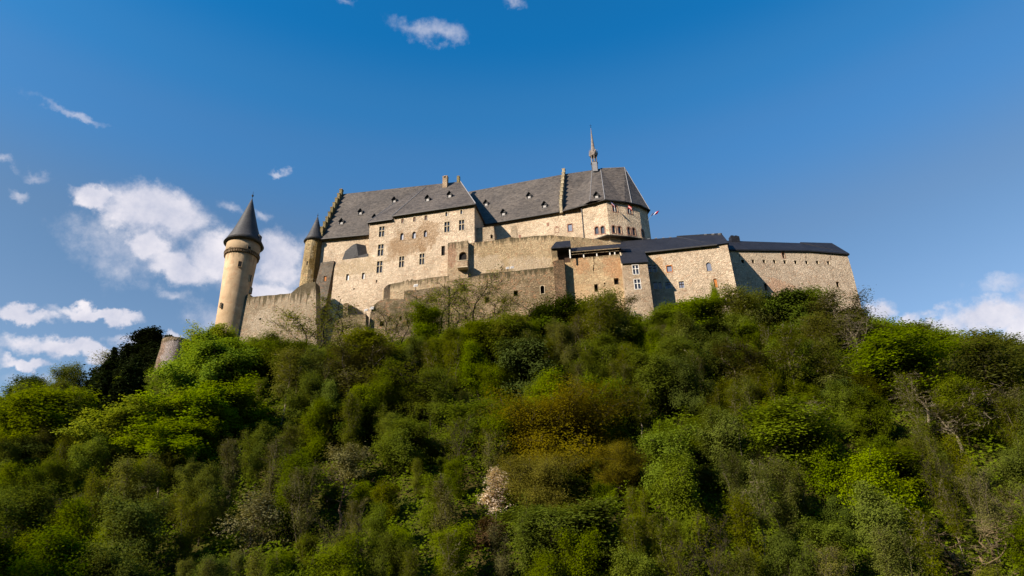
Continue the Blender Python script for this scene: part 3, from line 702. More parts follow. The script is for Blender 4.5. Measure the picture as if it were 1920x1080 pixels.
# ---------------- flags on the apse
def flag_mat(name, cols, axis='Z'):
    m, t, b = new_mat(name)
    u = t.node('ShaderNodeUVMap'); s = t.node('ShaderNodeSeparateXYZ'); t.put(s.inputs[0], u.outputs[0]); v = s.outputs[1 if axis == 'Z' else 0]
    r = t.node('ShaderNodeValToRGB'); r.color_ramp.interpolation = 'CONSTANT'; el = r.color_ramp.elements
    el[0].position = 0; el[0].color = (*cols[0], 1); el[1].position = 1/len(cols); el[1].color = (*cols[1], 1)
    for i in range(2, len(cols)): e = el.new(i/len(cols)); e.color = (*cols[i], 1)
    t.put(r.inputs[0], v); t.put(b.inputs['Base Color'], r.outputs[0]); b.inputs['Roughness'].default_value = 0.8
    return m
def flag(P, dirv, L, label, mat, w=1.6, h=2.0, droop=0.6, rot=0):
    P = np.asarray(P, float); dv = np.asarray(dirv, float); dv /= np.linalg.norm(dv)
    t_ = thing('flag', P, label, 'flag', 'flags flying from the chapel')
    m_ = MB(); m_.tube([P, P+dv*L], 0.045, 5); m_.build('pole', M_lead, t_)
    n = 9; mb = MB(); vs = []; fs = []; top = P+dv*L; wd = np.array([math.cos(rot), math.sin(rot), 0])
    for j in range(n):
        for i in range(n):
            u_, v_ = i/(n-1), j/(n-1); wv = math.sin(u_*6+v_*2)*0.16*u_+math.sin(u_*11)*0.05
            vs.append(top-dv*(v_*h)*0.9+wd*(u_*w)*(1-droop*0.5)-Z*(u_*droop*w)+np.array([-wd[1], wd[0], 0])*wv)
    for j in range(n-1):
        for i in range(n-1): fs.append((j*n+i, j*n+i+1, (j+1)*n+i+1, (j+1)*n+i))
    mb.add(vs, fs); o = mb.build('cloth', mat, t_, True); me = o.data; uv = me.uv_layers.new(name='UVMap')
    for lp in me.loops: k_ = lp.vertex_index; uv.data[lp.index].uv = ((k_ % n)/(n-1), 1-(k_//n)/(n-1))
out_ = lambda i: (lambda n: n/np.linalg.norm(n))(np.array([cs[i][0]-cen[0], cs[i][1]-cen[1], 0]))
def on_apse(px, py, i):
    a, b = cs[i], cs[i+1]; n = np.cross(b-a, Z); r = ray(px, py); return CAM+r*(np.dot(a-CAM, n)/np.dot(r, n))
M_f1 = flag_mat('blue_and_red_cloth', [(0.55, 0.05, 0.06), (0.6, 0.55, 0.6), (0.05, 0.07, 0.35)])
M_f2 = flag_mat('red_and_white_cloth', [(0.5, 0.03, 0.03), (0.75, 0.7, 0.7), (0.5, 0.03, 0.03)])
M_f3 = flag_mat('blue_white_red_cloth', [(0.01, 0.07, 0.25), (0.01, 0.07, 0.25), (0.6, 0.6, 0.62), (0.62, 0.02, 0.06), (0.62, 0.02, 0.06)], 'X')
flag(on_apse(1149, 391, 1), out_(1)*1.0+Z*0.35+np.array([0.3, 0, 0]), 2.4, 'drooping flag of red, white and dark blue on the left of the chapel apse', M_f1, 1.4, 1.0, 0.9, -0.2)
flag(on_apse(1176, 396, 2), out_(2)*1.0+Z*0.35+np.array([0.2, 0, 0]), 2.2, 'red and white striped flag drooping before the right upper chapel window', M_f2, 1.4, 1.0, 0.8, -0.2)
flag(on_apse(1212.5, 415, 3)+np.array([0.2, -0.3, 0]), np.array([0.75, -0.2, 1.0]), 2.7, 'blue, white and red flag flying out beyond the right edge of the chapel', M_f3, 1.5, 1.2, -0.35, -0.1)

# ---------------- small walls between palace and chapel
M_ter = None
TW = Wall((839, 455), 144.6, -5)
nb = TW.off(3.0)
M_nb = stone('stair_wall_stone', (0.47, 0.38, 0.27), (0.38, 0.30, 0.20), size=0.5, pits=0.35, top=(*zline(nb.at(889, 427), nb.at(926, 424)), 1.2, 0.5))
ann = thing('stair_annex', nb.at(905, 450), 'low flat topped stone annex with one dark opening in the corner between palace and chapel', 'annex')
o_ = poly_px(nb, [(888.5, 427.5), (925.7, 424.2), (928.6, 450), (928.6, 470), (884, 470), (884, 446), (878, 446), (878, 452)])
hh_ = hole_rect(nb, 921.7, 443.6, 4, 7.5)
solid(nb, rough_top(o_[:2], 0.15, 1.2, 7)+[o_[3], o_[4], o_[5]], [hh_], 6).build('wall', M_nb, ann)
window(nb, hh_, ann, 'plain', M_nb, M_dark, surround=0.03)
pr = TW.off(1.2); m_o = poly_px(pr, [(958.3, 425), (963, 422.6), (968.8, 423.5), (969.8, 455), (958.6, 455)])
pier = thing('chimney_pier', pr.at(964, 450), 'narrow free standing stone pier rising above the terrace wall before the hall', 'pier')
solid(pr, m_o, (), 1.6).build('shaft', M_nb, pier)
m_ = MB(); P = pr.at(972.5, 444); m_.box(P-Z*0.8, pr.d*0.6, pr.back*0.8, Z*1.4); m_.build('side_recess', M_red, pier)

# ---------------- terrace wall with the arched bay
A, B = TW.at(878, 455), TW.at(1030, 440.5)
M_terr = stone('terrace_stone', (0.47, 0.36, 0.22), (0.36, 0.27, 0.155), size=0.55, contrast=0.3, pits=0.45, warm=0.05, top=(*zline(A, B), 1.9, 0.85),
    patch=[(tuple(TW.at(990, 500)), (6, 6, 3.5), (0.50, 0.41, 0.31), 0.3), (tuple(TW.at(905, 495)), (6, 6, 3), (0.5, 0.41, 0.3), 0.4)])
ter = thing('terrace_wall', TW.at(930, 530), 'long tan terrace wall with streaked top and arched balcony opening below the hall', 'wall')
o_ = poly_px(TW, [(877, 456), (928.8, 450.5), (956, 444.6), (968, 446.3), (1000, 442.5), (1030.6, 440.4), (1055, 442.6)])
zt0 = TW.st(TW.at(930, 600))[1]
sE = o_[-1][0]
solid(TW, rough_top(o_, 0.12, 1.2, 11)+[(sE, zt0), (o_[0][0], zt0)], (), 3.2).build('wall', M_terr, ter)
# right-hand stretch turns back a little
P1 = TW.P(*o_[-1]); tw2 = Wall.__new__(Wall); r_ = math.radians(6); tw2.d = np.array([math.cos(r_), math.sin(r_), 0]); tw2.back = np.array([-tw2.d[1], tw2.d[0], 0]); tw2.up = Z; tw2.p0 = P1.copy(); tw2.n = np.cross(tw2.d, Z); tw2.deg = 6; tw2.batter = 0
o2 = poly_px(tw2, [(1055, 442.6), (1085, 445), (1121, 448.8), (1140, 452.2), (1170, 456)])
solid(tw2, rough_top(o2, 0.10, 1.2, 13)+[(o2[-1][0]+3, o2[-1][1]-14), (0, o2[-1][1]-14)], (), 2.5).build('end_wall', M_terr, ter)
by = TW.off(-1.3); ah = hole_rect(by, 867.8, 480.3, 14.4, 17, True)
o_ = poly_px(by, [(840, 455.2), (877.5, 450.8), (879.5, 540), (839, 545)])
solid(by, rough_top(o_[:2], 0.08, 1.2, 15)+[(o_[1][0], zt0), (o_[0][0], zt0)], [ah], 3.0, 1.0).build('bay_wall', stone('bay_stone', (0.45, 0.36, 0.25), (0.36, 0.27, 0.17), size=0.5, pits=0.35, top=(*zline(by.at(840, 455), by.at(877, 450.8)), 2.4, 0.7),
      patch=[(tuple(by.at(846, 478)), (1.5, 3, 4.2), (0.27, 0.12, 0.075), 0.35)]), ter)
ao = window(by, ah, ter, 'plain', M_terr, M_dark, surround=0.12, reveal=0.5)
m_ = MB(); byf = by.off(-1.5); P = byf.at(858, 500.5)+by.back*1.5; w_ = np.linalg.norm(by.at(876, 500)-by.at(858, 500)); h_ = (byf.at(858, 489.5)-byf.at(858, 500.5))[2]
m_.box(P-by.back*1.5, by.d*w_, by.back*1.55, Z*h_); bo = m_.build('balcony', M_chim, ter)
m_ = MB(); m_.box(P-by.back*1.6-by.d*0.1-Z*0.22, by.d*(w_+0.2), by.back*1.65, Z*0.22); m_.box(P-by.back*1.6-by.d*0.1+Z*h_, by.d*(w_+0.2), by.back*1.65, Z*0.15); m_.build('balcony_slab', M_frame, bo)

# ---------------- parapet of the ramp below the palace
rp = Wall((840, 517), 143.2, -12); A, B = rp.at(733, 532), rp.at(837, 517.6)
M_ramp = stone('ramp_parapet_stone', (0.43, 0.34, 0.225), (0.33, 0.25, 0.16), size=0.5, pits=0.4, top=(*zline(A, B), 1.6, 0.7))
ramp = thing('ramp_parapet', rp.at(780, 545), 'curved tan parapet wall with ragged top climbing along the foot of the palace', 'wall')
tp = [(732.6, 532), (745, 530), (754.5, 528.6), (756, 526), (760, 528), (764, 523.5), (768, 527.5), (772, 523), (777, 525.5), (781.5, 524.8), (800, 522), (812, 519.8), (837.5, 517.2), (841, 517)]
o_ = poly_px(rp, tp); zz = rp.st(rp.at(790, 570))[1]
solid(rp, o_+[(o_[-1][0], zz), (o_[0][0], zz)], (), 1.6).build('wall', M_ramp, ramp)
rp2 = Wall((732.6, 532), float(rp.at(732.6, 532)[1]), 30); o2 = [rp2.st(rp2.at(*p)) for p in ((720, 541), (726, 535), (732.9, 532))]
solid(rp2, o2+[(o2[-1][0], o2[-1][1]-6), (o2[0][0], o2[0][1]-6)], (), 1.2).build('end_wall', M_ramp, ramp)
m_ = MB()
bw = rp.off(-0.7); ob = poly_px(bw, [(737, 543), (758.5, 543.5), (757, 560.5), (736, 560)])
solid(bw, ob, (), 1.5).build('buttress_block', M_ramp, ramp)

# ---------------- dark lower wall below the ramp
LW = Wall((839, 527), 142.4, -13)
DW = Wall((840, 536), 141.9, -10)
pit = lambda *p: tuple(float(v) for v in p)
M_dk = stone('dark_lower_stone', (0.27, 0.21, 0.135), (0.17, 0.13, 0.085), size=0.6, contrast=0.5, pits=0.7, moss=0.35, bump=0.4, warm=0.08)
M_dk2 = stone('lower_rubble_stone', (0.33, 0.25, 0.16), (0.22, 0.165, 0.10), size=0.6, contrast=0.5, pits=0.7, moss=0.25, bump=0.4, warm=0.1,
     top=(*zline(LW.at(905, 515), LW.at(1035, 501)), 1.7, 0.95))
dwl = thing('ruined_lower_wall', DW.at(760, 620), 'dark mossy rubble wall with two square holes under the ramp', 'wall')
tp = [(694, 590), (697, 578), (705, 568.5), (714, 563), (722, 560), (736, 560.5), (757, 560.5), (758, 545), (775, 544), (800, 541), (822, 537.5), (841, 535.5)]
o_ = poly_px(DW, tp); zz = DW.st(DW.at(760, 700))[1]; hs = [hole_rect(DW, 751, 597, 4.5, 8), hole_rect(DW, 715.7, 607, 8, 9)]
solid(DW, rough_top(o_, 0.15, 1.0, 17)+[(o_[-1][0], zz), (o_[0][0]-0.5, zz)], hs, 5, 0.8).build('wall', M_dk, dwl)
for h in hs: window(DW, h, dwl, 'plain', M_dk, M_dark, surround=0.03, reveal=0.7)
sw = DW.off(-1.8); o_ = poly_px(sw, [(628, 604), (643, 594), (652, 591), (668, 590), (686, 589), (686, 660), (610, 668)])
stub = thing('broken_wall_stub', sw.at(660, 640), 'low broken stone wall with a dark doorway left of the ruined lower wall', 'wall')
solid(sw, rough_top(o_[:5], 0.15, 0.9, 19)+[(o_[5][0], o_[5][1]-4), (o_[6][0], o_[6][1]-4)], (), 2.0).build('wall', M_dk, stub)
m_o = poly_px(sw.off(1.0), [(643, 594), (644, 570), (651, 567.5), (653, 569), (668, 577), (679, 583.5), (686, 592)])
m_ = solid(sw.off(1.0), m_o, (), 0.7); m_.build('sloping_wall', M_dk, stub)
g = MB(); w9 = sw.off(0.95); pts = [w9.at(*p) for p in ((652, 571), (668, 578.5), (678, 585), (684, 591), (652, 592))]; g.add(pts+[p+sw.back*0.2 for p in pts], [(0, 1, 2, 3, 4)]+[(i, (i+1) % 5, (i+1) % 5+5, i+5) for i in range(5)]); g.build('opening_shade_panel', M_dark, stub)  # near-black panel; the shade of the opening is put into its colour

# ---------------- the big lower wall with arched hole
lwl = thing('lower_bastion_wall', LW.at(930, 620), 'tall dark topped rubble wall with a pale arched hole beside the brown pier', 'wall')
o_ = poly_px(LW, [(835, 536), (839, 527), (899, 516), (901, 513), (960, 508), (1037, 500)])
zz = LW.st(LW.at(930, 700))[1]
hs = [hole_rect(LW, 1017, 543, 7.5, 16, True), hole_rect(LW, 912.5, 562.4, 8, 10), hole_rect(LW, 967, 550, 8, 10)]
solid(LW, rough_top(o_, 0.10, 1.2, 21)+[(o_[-1][0]+2, zz), (o_[0][0], zz)], hs, 4, 0.9).build('wall', M_dk2, lwl)
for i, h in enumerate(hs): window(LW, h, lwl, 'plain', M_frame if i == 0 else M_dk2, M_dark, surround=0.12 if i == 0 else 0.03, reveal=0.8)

# ---------------- gallery wall, pier, porch and covered gallery
GW = Wall((1058.6, 485.3), 134.6, -6.5)
M_gal = stone('gallery_wall_stone', (0.49, 0.37, 0.22), (0.40, 0.285, 0.16), size=0.5, contrast=0.35, pits=0.55, warm=0.12, moss=0.0,
    patch=[(tuple(GW.at(1092, 497)), (2.2, 3, 2.5), (0.42, 0.21, 0.10), 0.35), (tuple(GW.at(1085, 560)), (5, 5, 4), (0.50, 0.34, 0.19), 0.45), (tuple(GW.at(1150, 500)), (3, 3, 3.5), (0.44, 0.22, 0.11), 0.3)], top=(*zline(GW.at(1060, 486), GW.at(1156, 476.5)), 0.8, 0.7))
gal = thing('gallery_wall', GW.at(1110, 600), 'orange tinted stone wall with a vertical crack carrying the covered wooden gallery', 'wall')
o_ = poly_px(GW, [(1055, 487), (1109, 481.3), (1112.2, 481), (1113.2, 492), (1111.6, 506), (1113.5, 512), (1114.6, 492), (1113.8, 481), (1168, 475.6)]); zz = GW.st(GW.at(1110, 690))[1]
hs = [hole_rect(GW, 1117.6, 539.7, 6.5, 14), hole_rect(GW, 1155.6, 527.5, 8.5, 12), hole_rect(GW, 1152.8, 551, 2.4, 4), hole_rect(GW, 1133.5, 531.5, 2.6, 3)]
solid(GW, o_+[(o_[-1][0]+1, zz), (o_[0][0], zz)], hs, 5, 0.8).build('wall', M_gal, gal)
for i, h in enumerate(hs): window(GW, h, gal, 'plain', M_gal, M_dark, surround=0.03, reveal=0.7)
TP = GW.off(-1.9)
M_pier = stone('brown_pier_stone', (0.19, 0.125, 0.075), (0.13, 0.09, 0.055), size=0.5, contrast=0.45, pits=0.5, moss=0.15, bump=0.4)
pr2 = thing('corner_pier', TP.at(1050, 600), 'dark brown rough stone pier under the porch between the two lower walls', 'pier')
o_ = poly_px(TP, [(1037, 490), (1045, 487.5), (1057.8, 487.2), (1063.6, 578), (1042, 578)])
solid(TP, [o_[0], o_[1], o_[2], (o_[3][0], o_[3][1]-12), (o_[4][0]+0.2, o_[4][1]-12)], (), 6).build('shaft', M_pier, pr2)
# porch: hipped roof on a stone post and a white post
por = thing('porch', TP.at(1050, 487), 'small open porch with dark hipped roof at the left end of the gallery', 'porch')
T1_ = TP.off(0.25)
a, b_ = T1_.at(1035.6, 488.5), T1_.at(1045.4, 487.5); ztop = T1_.at(1040, 466)[2]
m_ = MB(); m_.box(a-Z*0.4, T1_.d*np.linalg.norm((b_-a)[:2]), T1_.back*1.2, Z*(ztop-a[2]+0.4)); m_.build('stone_post', M_gal, por)
a = T1_.at(1069.4, 484); m_ = MB(); m_.box(a-T1_.d*0.15, T1_.d*0.26, T1_.back*0.26, Z*(T1_.at(1069.4, 465)[2]-a[2])); m_.build('white_post', M_white, por)
g = MB(); a = T1_.P(*T1_.st(T1_.at(1046, 485)), 1.6); m9 = T1_.at(1069, 485); g.box(a-Z*0.3, T1_.d*np.linalg.norm((m9-T1_.at(1046, 485))[:2]), T1_.back*0.3, Z*3.4); g.build('back_panel', M_wood, por)
f0, f1 = T1_.P(*T1_.st(T1_.at(1033.5, 467.3)), -0.5), T1_.P(*T1_.st(T1_.at(1070.5, 463.2)), -0.5); zf = (f0[2]+f1[2])/2+0.05
f0[2] = f1[2] = zf; bk0, bk1 = f0+T1_.back*4.6, f1+T1_.back*4.6
t0 = T1_.off(1.8).at(1042, 453.3); t1 = T1_.off(1.8).at(1069.5, 452.7); t1[2] = t0[2]
m_ = MB(); m_.add([f0, f1, t1, t0, bk0, bk1, f0-Z*.25, f1-Z*.25, bk0-Z*.25, bk1-Z*.25], [(0, 1, 2, 3), (0, 3, 4), (3, 2, 5, 4), (1, 5, 2), (0, 6, 7, 1), (0, 4, 8, 6), (6, 8, 9, 7), (1, 7, 9, 5)]); m_.build('roof', M_metal, por)
# covered gallery on the wall
G1 = GW.off(0.2)
gly = thing('covered_gallery', G1.at(1110, 481), 'long open timber gallery with dark metal roof and short white posts on the wall', 'gallery')
a = G1.st(G1.at(1070, 484))[0]; b_ = G1.st(G1.at(1166, 476))[0]; zwt = G1.st(G1.at(1070, 484))[1]; zE_ = G1.st(G1.at(1100, 471.3))[1]; 
g = MB(); g.box(G1.P(a, zwt-0.3, 2.2), G1.d*(b_-a), G1.back*0.3, Z*(zE_-zwt+0.9)); g.build('back_wall', M_wood, gly)
g = MB(); g.box(G1.P(a, zE_-0.42, -0.1), G1.d*(b_-a), G1.back*0.25, Z*0.42); g.build('beam', M_wood, gly)
for px in (1094.4, 1119.2, 1144, 1153.2):
    s_ = G1.st(G1.at(px, 480))[0]; m_ = MB(); m_.box(G1.P(s_-0.12, zwt-0.3, 0.0), G1.d*0.24, G1.back*0.24, Z*(zE_-zwt)); m_.build('post', M_white, gly)
o0 = G1.P(a-0.1, zE_, -0.8); o1 = G1.P(b_+1.2, zE_, -0.8); q0 = G1.P(a-0.1, G1.off(2.4).st(G1.off(2.4).at(1085, 463.6))[1], 2.4); q1 = q0+(o1-o0)
m_ = MB(); m_.add([o0, o1, q1, q0, o0-Z*.2, o1-Z*.2, q1+G1.back*.1-Z*.3, q0+G1.back*.1-Z*.3], [(0, 1, 2, 3), (0, 4, 5, 1), (4, 7, 6, 5), (0, 3, 7, 4), (1, 5, 6, 2), (3, 2, 6, 7)]); m_.build('roof', M_metal, gly)

# ---------------- bastion with its dark roof, and the slim bay before it
BW = Wall((1215, 473.4), 136.5, -13)
M_bas = stone('bastion_stone', (0.55, 0.445, 0.325), (0.47, 0.375, 0.27), size=0.5, contrast=0.35, pits=0.65, warm=0.05, dark=(0.11, 0.075, 0.045),
    patch=[(tuple(BW.at(1232, 500)), (1.8, 3, 3.5), (0.44, 0.27, 0.14), 0.5)])
bas = thing('bastion', BW.at(1290, 610), 'large speckled stone bastion with small blue windows under a dark roof', 'bastion')
sC, zC = BW.st(BW.at(1344, 462)); s0_ = BW.st(BW.at(1200, 475))[0]; zz = BW.st(BW.at(1290, 700))[1]
kinds = [(1255, 504, 9, 11.5, 0), (1252.5, 534.8, 9.5, 13, 0), (1277.9, 533.8, 9.5, 13, 0), (1329, 500, 8.5, 17, 1), (1341.6, 531, 6, 17.5, 0),
         (1219, 503.5, 6.5, 14, 0), (1228, 503.5, 6.5, 14, 0), (1229, 535.5, 7, 14, 0), (1238, 535.5, 6, 14, 0)]
hs = [hole_rect(BW, *k[:4], bool(k[4])) for k in kinds]
o_ = poly_px(BW, [(1200, 475.5), (1215, 473.4), (1344, 460.4)])
sK, zK = BW.st(BW.at(1344, 460.4))
# the right-hand facet
bf = Wall.__new__(Wall); P1 = BW.P(sK, zK); P2 = at_z(1363.5, 457.2, P1[2]); dv = P2-P1; Lf = np.linalg.norm(dv[:2]); bf.d = dv/Lf; bf.d[2] = 0; bf.back = np.array([-bf.d[1], bf.d[0], 0]); bf.up = Z; bf.p0 = P1.copy(); bf.n = np.cross(bf.d, Z); bf.deg = 0; bf.batter = 0
solid(BW, o_+[(sK, zz), (o_[0][0], zz)], hs, 10, 0.35).build('wall', M_bas, bas)
for i, h in enumerate(hs):
    mf = [M_orange, M_frame, M_frame, M_bas, M_bas, M_frame, M_frame, M_frame, M_frame][i]
    window(BW, h, bas, 'bars' if i in (1, 2, 5, 6) else 'plain', mf, M_orange if i == 4 else M_glass2 if i in (0, 1, 2, 3) else M_glass, M_wood, surround=0.18 if i in (0, 1, 2) else 0.08, reveal=0.22)
solid(bf, [(0, 0), (Lf, 0), (Lf+0.5, -34), (0, -34)], (), 10).build('corner_facet', M_bas, bas)
RO = 7.5
BR = BW.off(RO)
e0 = BW.P(BW.st(BW.at(1209, 474.5))[0], BW.st(BW.at(1215, 473.8))[1], -0.5); e1 = BW.P(sK, zK, -0.5)+Z*0.05; e2 = P2+bf.d*0.4-bf.back*0.35
r0 = BR.at(1164.5, 452.6); r1 = BR.at(1269, 444.5); r2 = BR.at(1270, 443.6); r3 = BR.at(1353.8, 439.0)
# the roof carries on to the left over the bay
lf = Wall((1164.5, 470.5), float(GW.at(1164, 478)[1])+1.0, -8)
l0 = lf.at(1160, 471.5); l1 = lf.at(1209, 471.8)
m_ = MB(); bb = [p+BW.back*RO*1.9-Z*(p[2]-e0[2]) for p in (r0, r3)]
m_.add([e0, e1, e2, r3, r2, r1, r0, l1, l0, bb[0], bb[1]], [(0, 1, 3, 4, 5), (1, 2, 3), (7, 0, 5, 6), (8, 7, 6), (6, 5, 4, 3, 10, 9), (3, 2, 10), (8, 6, 9), (0, 7, 8, 9, 10, 2, 1)])
ro = m_.build('roof', M_metal, bas); gutter(bas, e0, e1, 0.25, 0.3)
m_ = MB(); m_.box(r1-Z*0.2, r3-r1, BW.back*0.6, Z*0.55); m_.build('ridge_cap', M_metal, bas)
nrm = np.cross(e1-e0, r3-e0); nrm /= np.linalg.norm(nrm)
nrm = nrm if nrm[2] > 0 else -nrm
def onroof(px, py): r = ray(px, py); return CAM+r*(np.dot(e0-CAM, nrm)/np.dot(r, nrm))
for px, py in ((1192, 452.6), (1204, 451.4), (1216, 450.8), (1230, 449.6), (1244, 449), (1257, 448), (1283.5, 445.3), (1297, 444.3), (1310, 443.3), (1323, 442.3), (1337, 441.6), (1349, 441)):
    P = onroof(px, py); m_ = MB(); m_.box(P-BW.d*.3+nrm*0.0, BW.d*0.6, BW.back*0.25+Z*0.2, nrm*0.45); m_.build('roof_vent', M_lead, ro)
# slim bay
bz = at_z(1166.4, 494, 1.0)
BB = Wall((1166.6, 493.6), float(GW.at(1160, 490)[1])-2.6, -4)
M_bay = stone('bay_tower_stone', (0.46, 0.365, 0.265), (0.39, 0.30, 0.205), size=0.45, contrast=0.3, pits=0.5, warm=0.02)
bay = thing('projecting_bay', BB.at(1195, 610), 'slim projecting stone bay with two white cross windows and dark roof beside the bastion', 'bay')
o_ = poly_px(BB, [(1166.8, 493.6), (1213.4, 492.4)]); zz = BB.st(BB.at(1195, 700))[1]
hs = [hole_rect(BB, 1191.8, 505.5, 10.5, 17.5), hole_rect(BB, 1195.3, 532.8, 11, 18.5)]
zb1 = (o_[0][1]+o_[1][1])/2
solid(BB, [(o_[0][0], zb1), (o_[1][0], zb1), (o_[1][0]+0.2, zz), (o_[0][0]-0.25, zz)], hs, 3.2, 0.3).build('wall', M_bay, bay)
for h in hs: window(BB, h, bay, 'cross', M_white, M_glass, M_white, surround=0.12, reveal=0.25)
f0 = BB.P(o_[0][0]-0.25, zb1, -0.35); f1 = BB.P(o_[1][0]+0.3, zb1, -0.35)
u0 = l0+Z*0.12; u1 = lf.at(1208, 471.2)+Z*0.12
m_ = MB(); m_.add([f0, f1, u1, u0, f0-Z*.2, f1-Z*.2, u1-Z*.3, u0-Z*.3], [(0, 1, 2, 3), (0, 4, 5, 1), (4, 7, 6, 5), (0, 3, 7, 4), (1, 5, 6, 2)]); m_.build('roof', M_metal, bay)
m_ = MB(); a = BB.P(o_[0][0], zb1); c_ = a+BB.back*3.2; tp_ = np.array([c_[0], c_[1], u0[2]-0.3]); m_.add([a, c_, tp_, a+BB.d*0.3, c_+BB.d*0.3, tp_+BB.d*0.3], [(0, 1, 2), (3, 5, 4), (0, 2, 5, 3)]); m_.build('gable_cheek', M_frame, bay)
m_ = MB(); a = BB.P(o_[1][0], zb1); c_ = a+BB.back*3.2; tp_ = np.array([c_[0], c_[1], u1[2]-0.3]); m_.add([a-BB.d*.3, c_-BB.d*.3, tp_-BB.d*.3, a, c_, tp_], [(0, 1, 2), (3, 5, 4), (0, 2, 5, 3)]); m_.build('gable_cheek', M_bay, bay)

# ---------------- far right wall with embrasures and its roof
FW = Wall((1363, 468.5), 140.5, 7)
M_far = stone('far_wall_stone', (0.52, 0.425, 0.32), (0.46, 0.365, 0.27), size=0.5, contrast=0.3, pits=0.42, warm=0.03,
    patch=[(tuple(FW.at(1455, 545)), (5.0, 5, 3.5), (0.42, 0.22, 0.13), 0.35), (tuple(FW.at(1420, 478)), (30, 5, 1.6), (0.50, 0.41, 0.30), 0.5)])
far = thing('embrasure_wall', FW.at(1500, 620), 'long stone wall with a row of small square embrasures at the right end', 'wall')
em = [(1392.8, 490.3), (1412, 490.2), (1432.6, 490.4), (1452, 490.8), (1471.6, 491.4), (1491.8, 491.8), (1512.4, 492.2), (1532.5, 492.5), (1553, 493)]
hs = [hole_rect(FW, px, py, 6.6, 6.6) for px, py in em]
for h in hs: w9 = (h[1][0]-h[0][0])*0.14; h[0] = (h[0][0]+w9, h[0][1]); h[1] = (h[1][0]-w9, h[1][1])
sl_ = [hole_rect(FW, *q) for q in ((1387, 479.3, 1.4, 6.5), (1429, 480, 1.2, 5), (1510, 481.5, 1.4, 4.5), (1557, 483.5, 2.4, 5.5), (1468.8, 478.3, 5.2, 11.5), (1571, 533.4, 7, 11), (1436, 538, 5, 14), (1583.5, 503, 1.2, 8))]
o_ = poly_px(FW, [(1350, 468.2), (1362.8, 468), (1517.5, 471.2), (1588.5, 476.8), (1599, 512), (1620, 595)]); zz = FW.st(FW.at(1500, 720))[1]
zE9 = FW.st(FW.at(1400, 468.5))[1]
edge = [o_[3], o_[4], o_[5]]; sl9 = (edge[2][0]-edge[1][0])/(edge[2][1]-edge[1][1])
out = [(o_[0][0], o_[1][1]), o_[1], o_[2], edge[0], edge[1], edge[2], (edge[2][0]+sl9*(zz-edge[2][1]), zz), (o_[0][0], zz)]
solid(FW, out, hs+sl_, 8, 0.6).build('wall', M_far, far)
for h in hs: window(FW, h, far, 'plain', M_white, M_dark, surround=0.0, reveal=0.5)
for i, h in enumerate(sl_): window(FW, h, far, 'plain', M_red if i == 4 else M_far, M_dark, surround=0.12 if i == 4 else 0.02, reveal=0.5)
# pale right-hand jambs
m_ = MB()
for h in hs: m_.box(FW.P(h[1][0]+0.02, h[1][1], -0.04), FW.d*0.22, FW.back*0.2, Z*(h[2][1]-h[1][1]))
m_.build('embrasure_jambs', M_frame, far)
FR = FW.off(4.6)
e = [FW.P(*FW.st(FW.at(1360, 468.4)), -0.4), FW.P(*FW.st(FW.at(1517.5, 470.4)), -0.4), FW.P(*FW.st(FW.at(1590.8, 476.6)), -0.4)]
r_ = [FR.at(1358, 451), FR.at(1499.7, 455.6), FR.at(1500.3, 453.9), FR.at(1559.7, 455.6)]; re_ = FW.P(*FW.st(e[2]), 8.6)+FW.d*0.6
re_[2] = e[2][2]; bkp = [p+FW.back*4.6-Z*(p[2]-e[2][2]) for p in r_]
m_ = MB(); m_.add([e[0], e[1], e[2], r_[3], r_[2], r_[1], r_[0], re_, bkp[3], bkp[0], e[0]-Z*.35, e[1]-Z*.35, e[2]-Z*.35, re_-Z*.35], [(0, 1, 5, 6), (1, 2, 3, 4, 5), (2, 7, 3), (3, 7, 8), (6, 5, 4, 3, 8, 9), (0, 10, 11, 1), (1, 11, 12, 2), (2, 12, 13, 7), (10, 13, 12, 11)]); m_.build('roof', M_metal, far)
P = FR.at(1377.8, 456); m_ = MB(); m_.box(P-FW.d*1.15-Z*1.5-FW.back*0.8, FW.d*2.3, FW.back*1.4, Z*3.2); m_.box(P-FW.d*0.95-FW.back*0.6+Z*1.7, FW.d*0.7, FW.back*1.0, Z*0.3); m_.box(P+FW.d*0.1-FW.back*0.6+Z*1.7, FW.d*0.7, FW.back*1.0, Z*0.3); m_.build('chimney', M_metal, far)

# ---------------- ruined round bastion at the left
RB = 141.0
c5, rb = lathe_px(RB, [(272, 350, 760), (279.5, 352, 728), (284, 352, 703), (289.5, 355, 680), (298.5, 358.5, 655), (303, 362, 646), (304, 362.5, 641.5)])
ruin = thing('ruined_round_bastion', (c5[0], c5[1], rb[0][1]), 'flared round ruin of pinkish grey stone standing among the trees left of the tower', 'ruin')
M_ruin = stone('ruin_stone', (0.30, 0.22, 0.18), (0.22, 0.16, 0.12), size=0.42, contrast=0.5, pits=0.45, bump=0.3,
   patch=[((c5[0]-3.4, c5[1]-2.5, rb[2][1]), (1.3, 8, 7.5), (0.07, 0.07, 0.025), 0.8), ((c5[0]+0.5, c5[1]-4, rb[3][1]), (2.0, 5, 6), (0.40, 0.36, 0.35), 0.5)], top=(rb[-1][1], 0, 2.2, 0.9))
m_ = MB(); m_.lathe(c5, [(rb[0][0]*1.05, rb[0][1]-8)]+rb[:-2]+[(rb[-3][0]*0.985, rb[-2][1]), rb[-1]], 48, 0, 0.02); m_.build('wall', M_ruin, ruin, True)
m_ = MB(); m_.lathe(c5, [(rb[-1][0]*0.99, rb[-1][1]-0.8), (rb[-1][0]*1.02, rb[-1][1]-0.6), (rb[-1][0]*1.01, rb[-1][1]+0.15)], 48, 0, 0.02); m_.build('coping', M_dk, ruin)

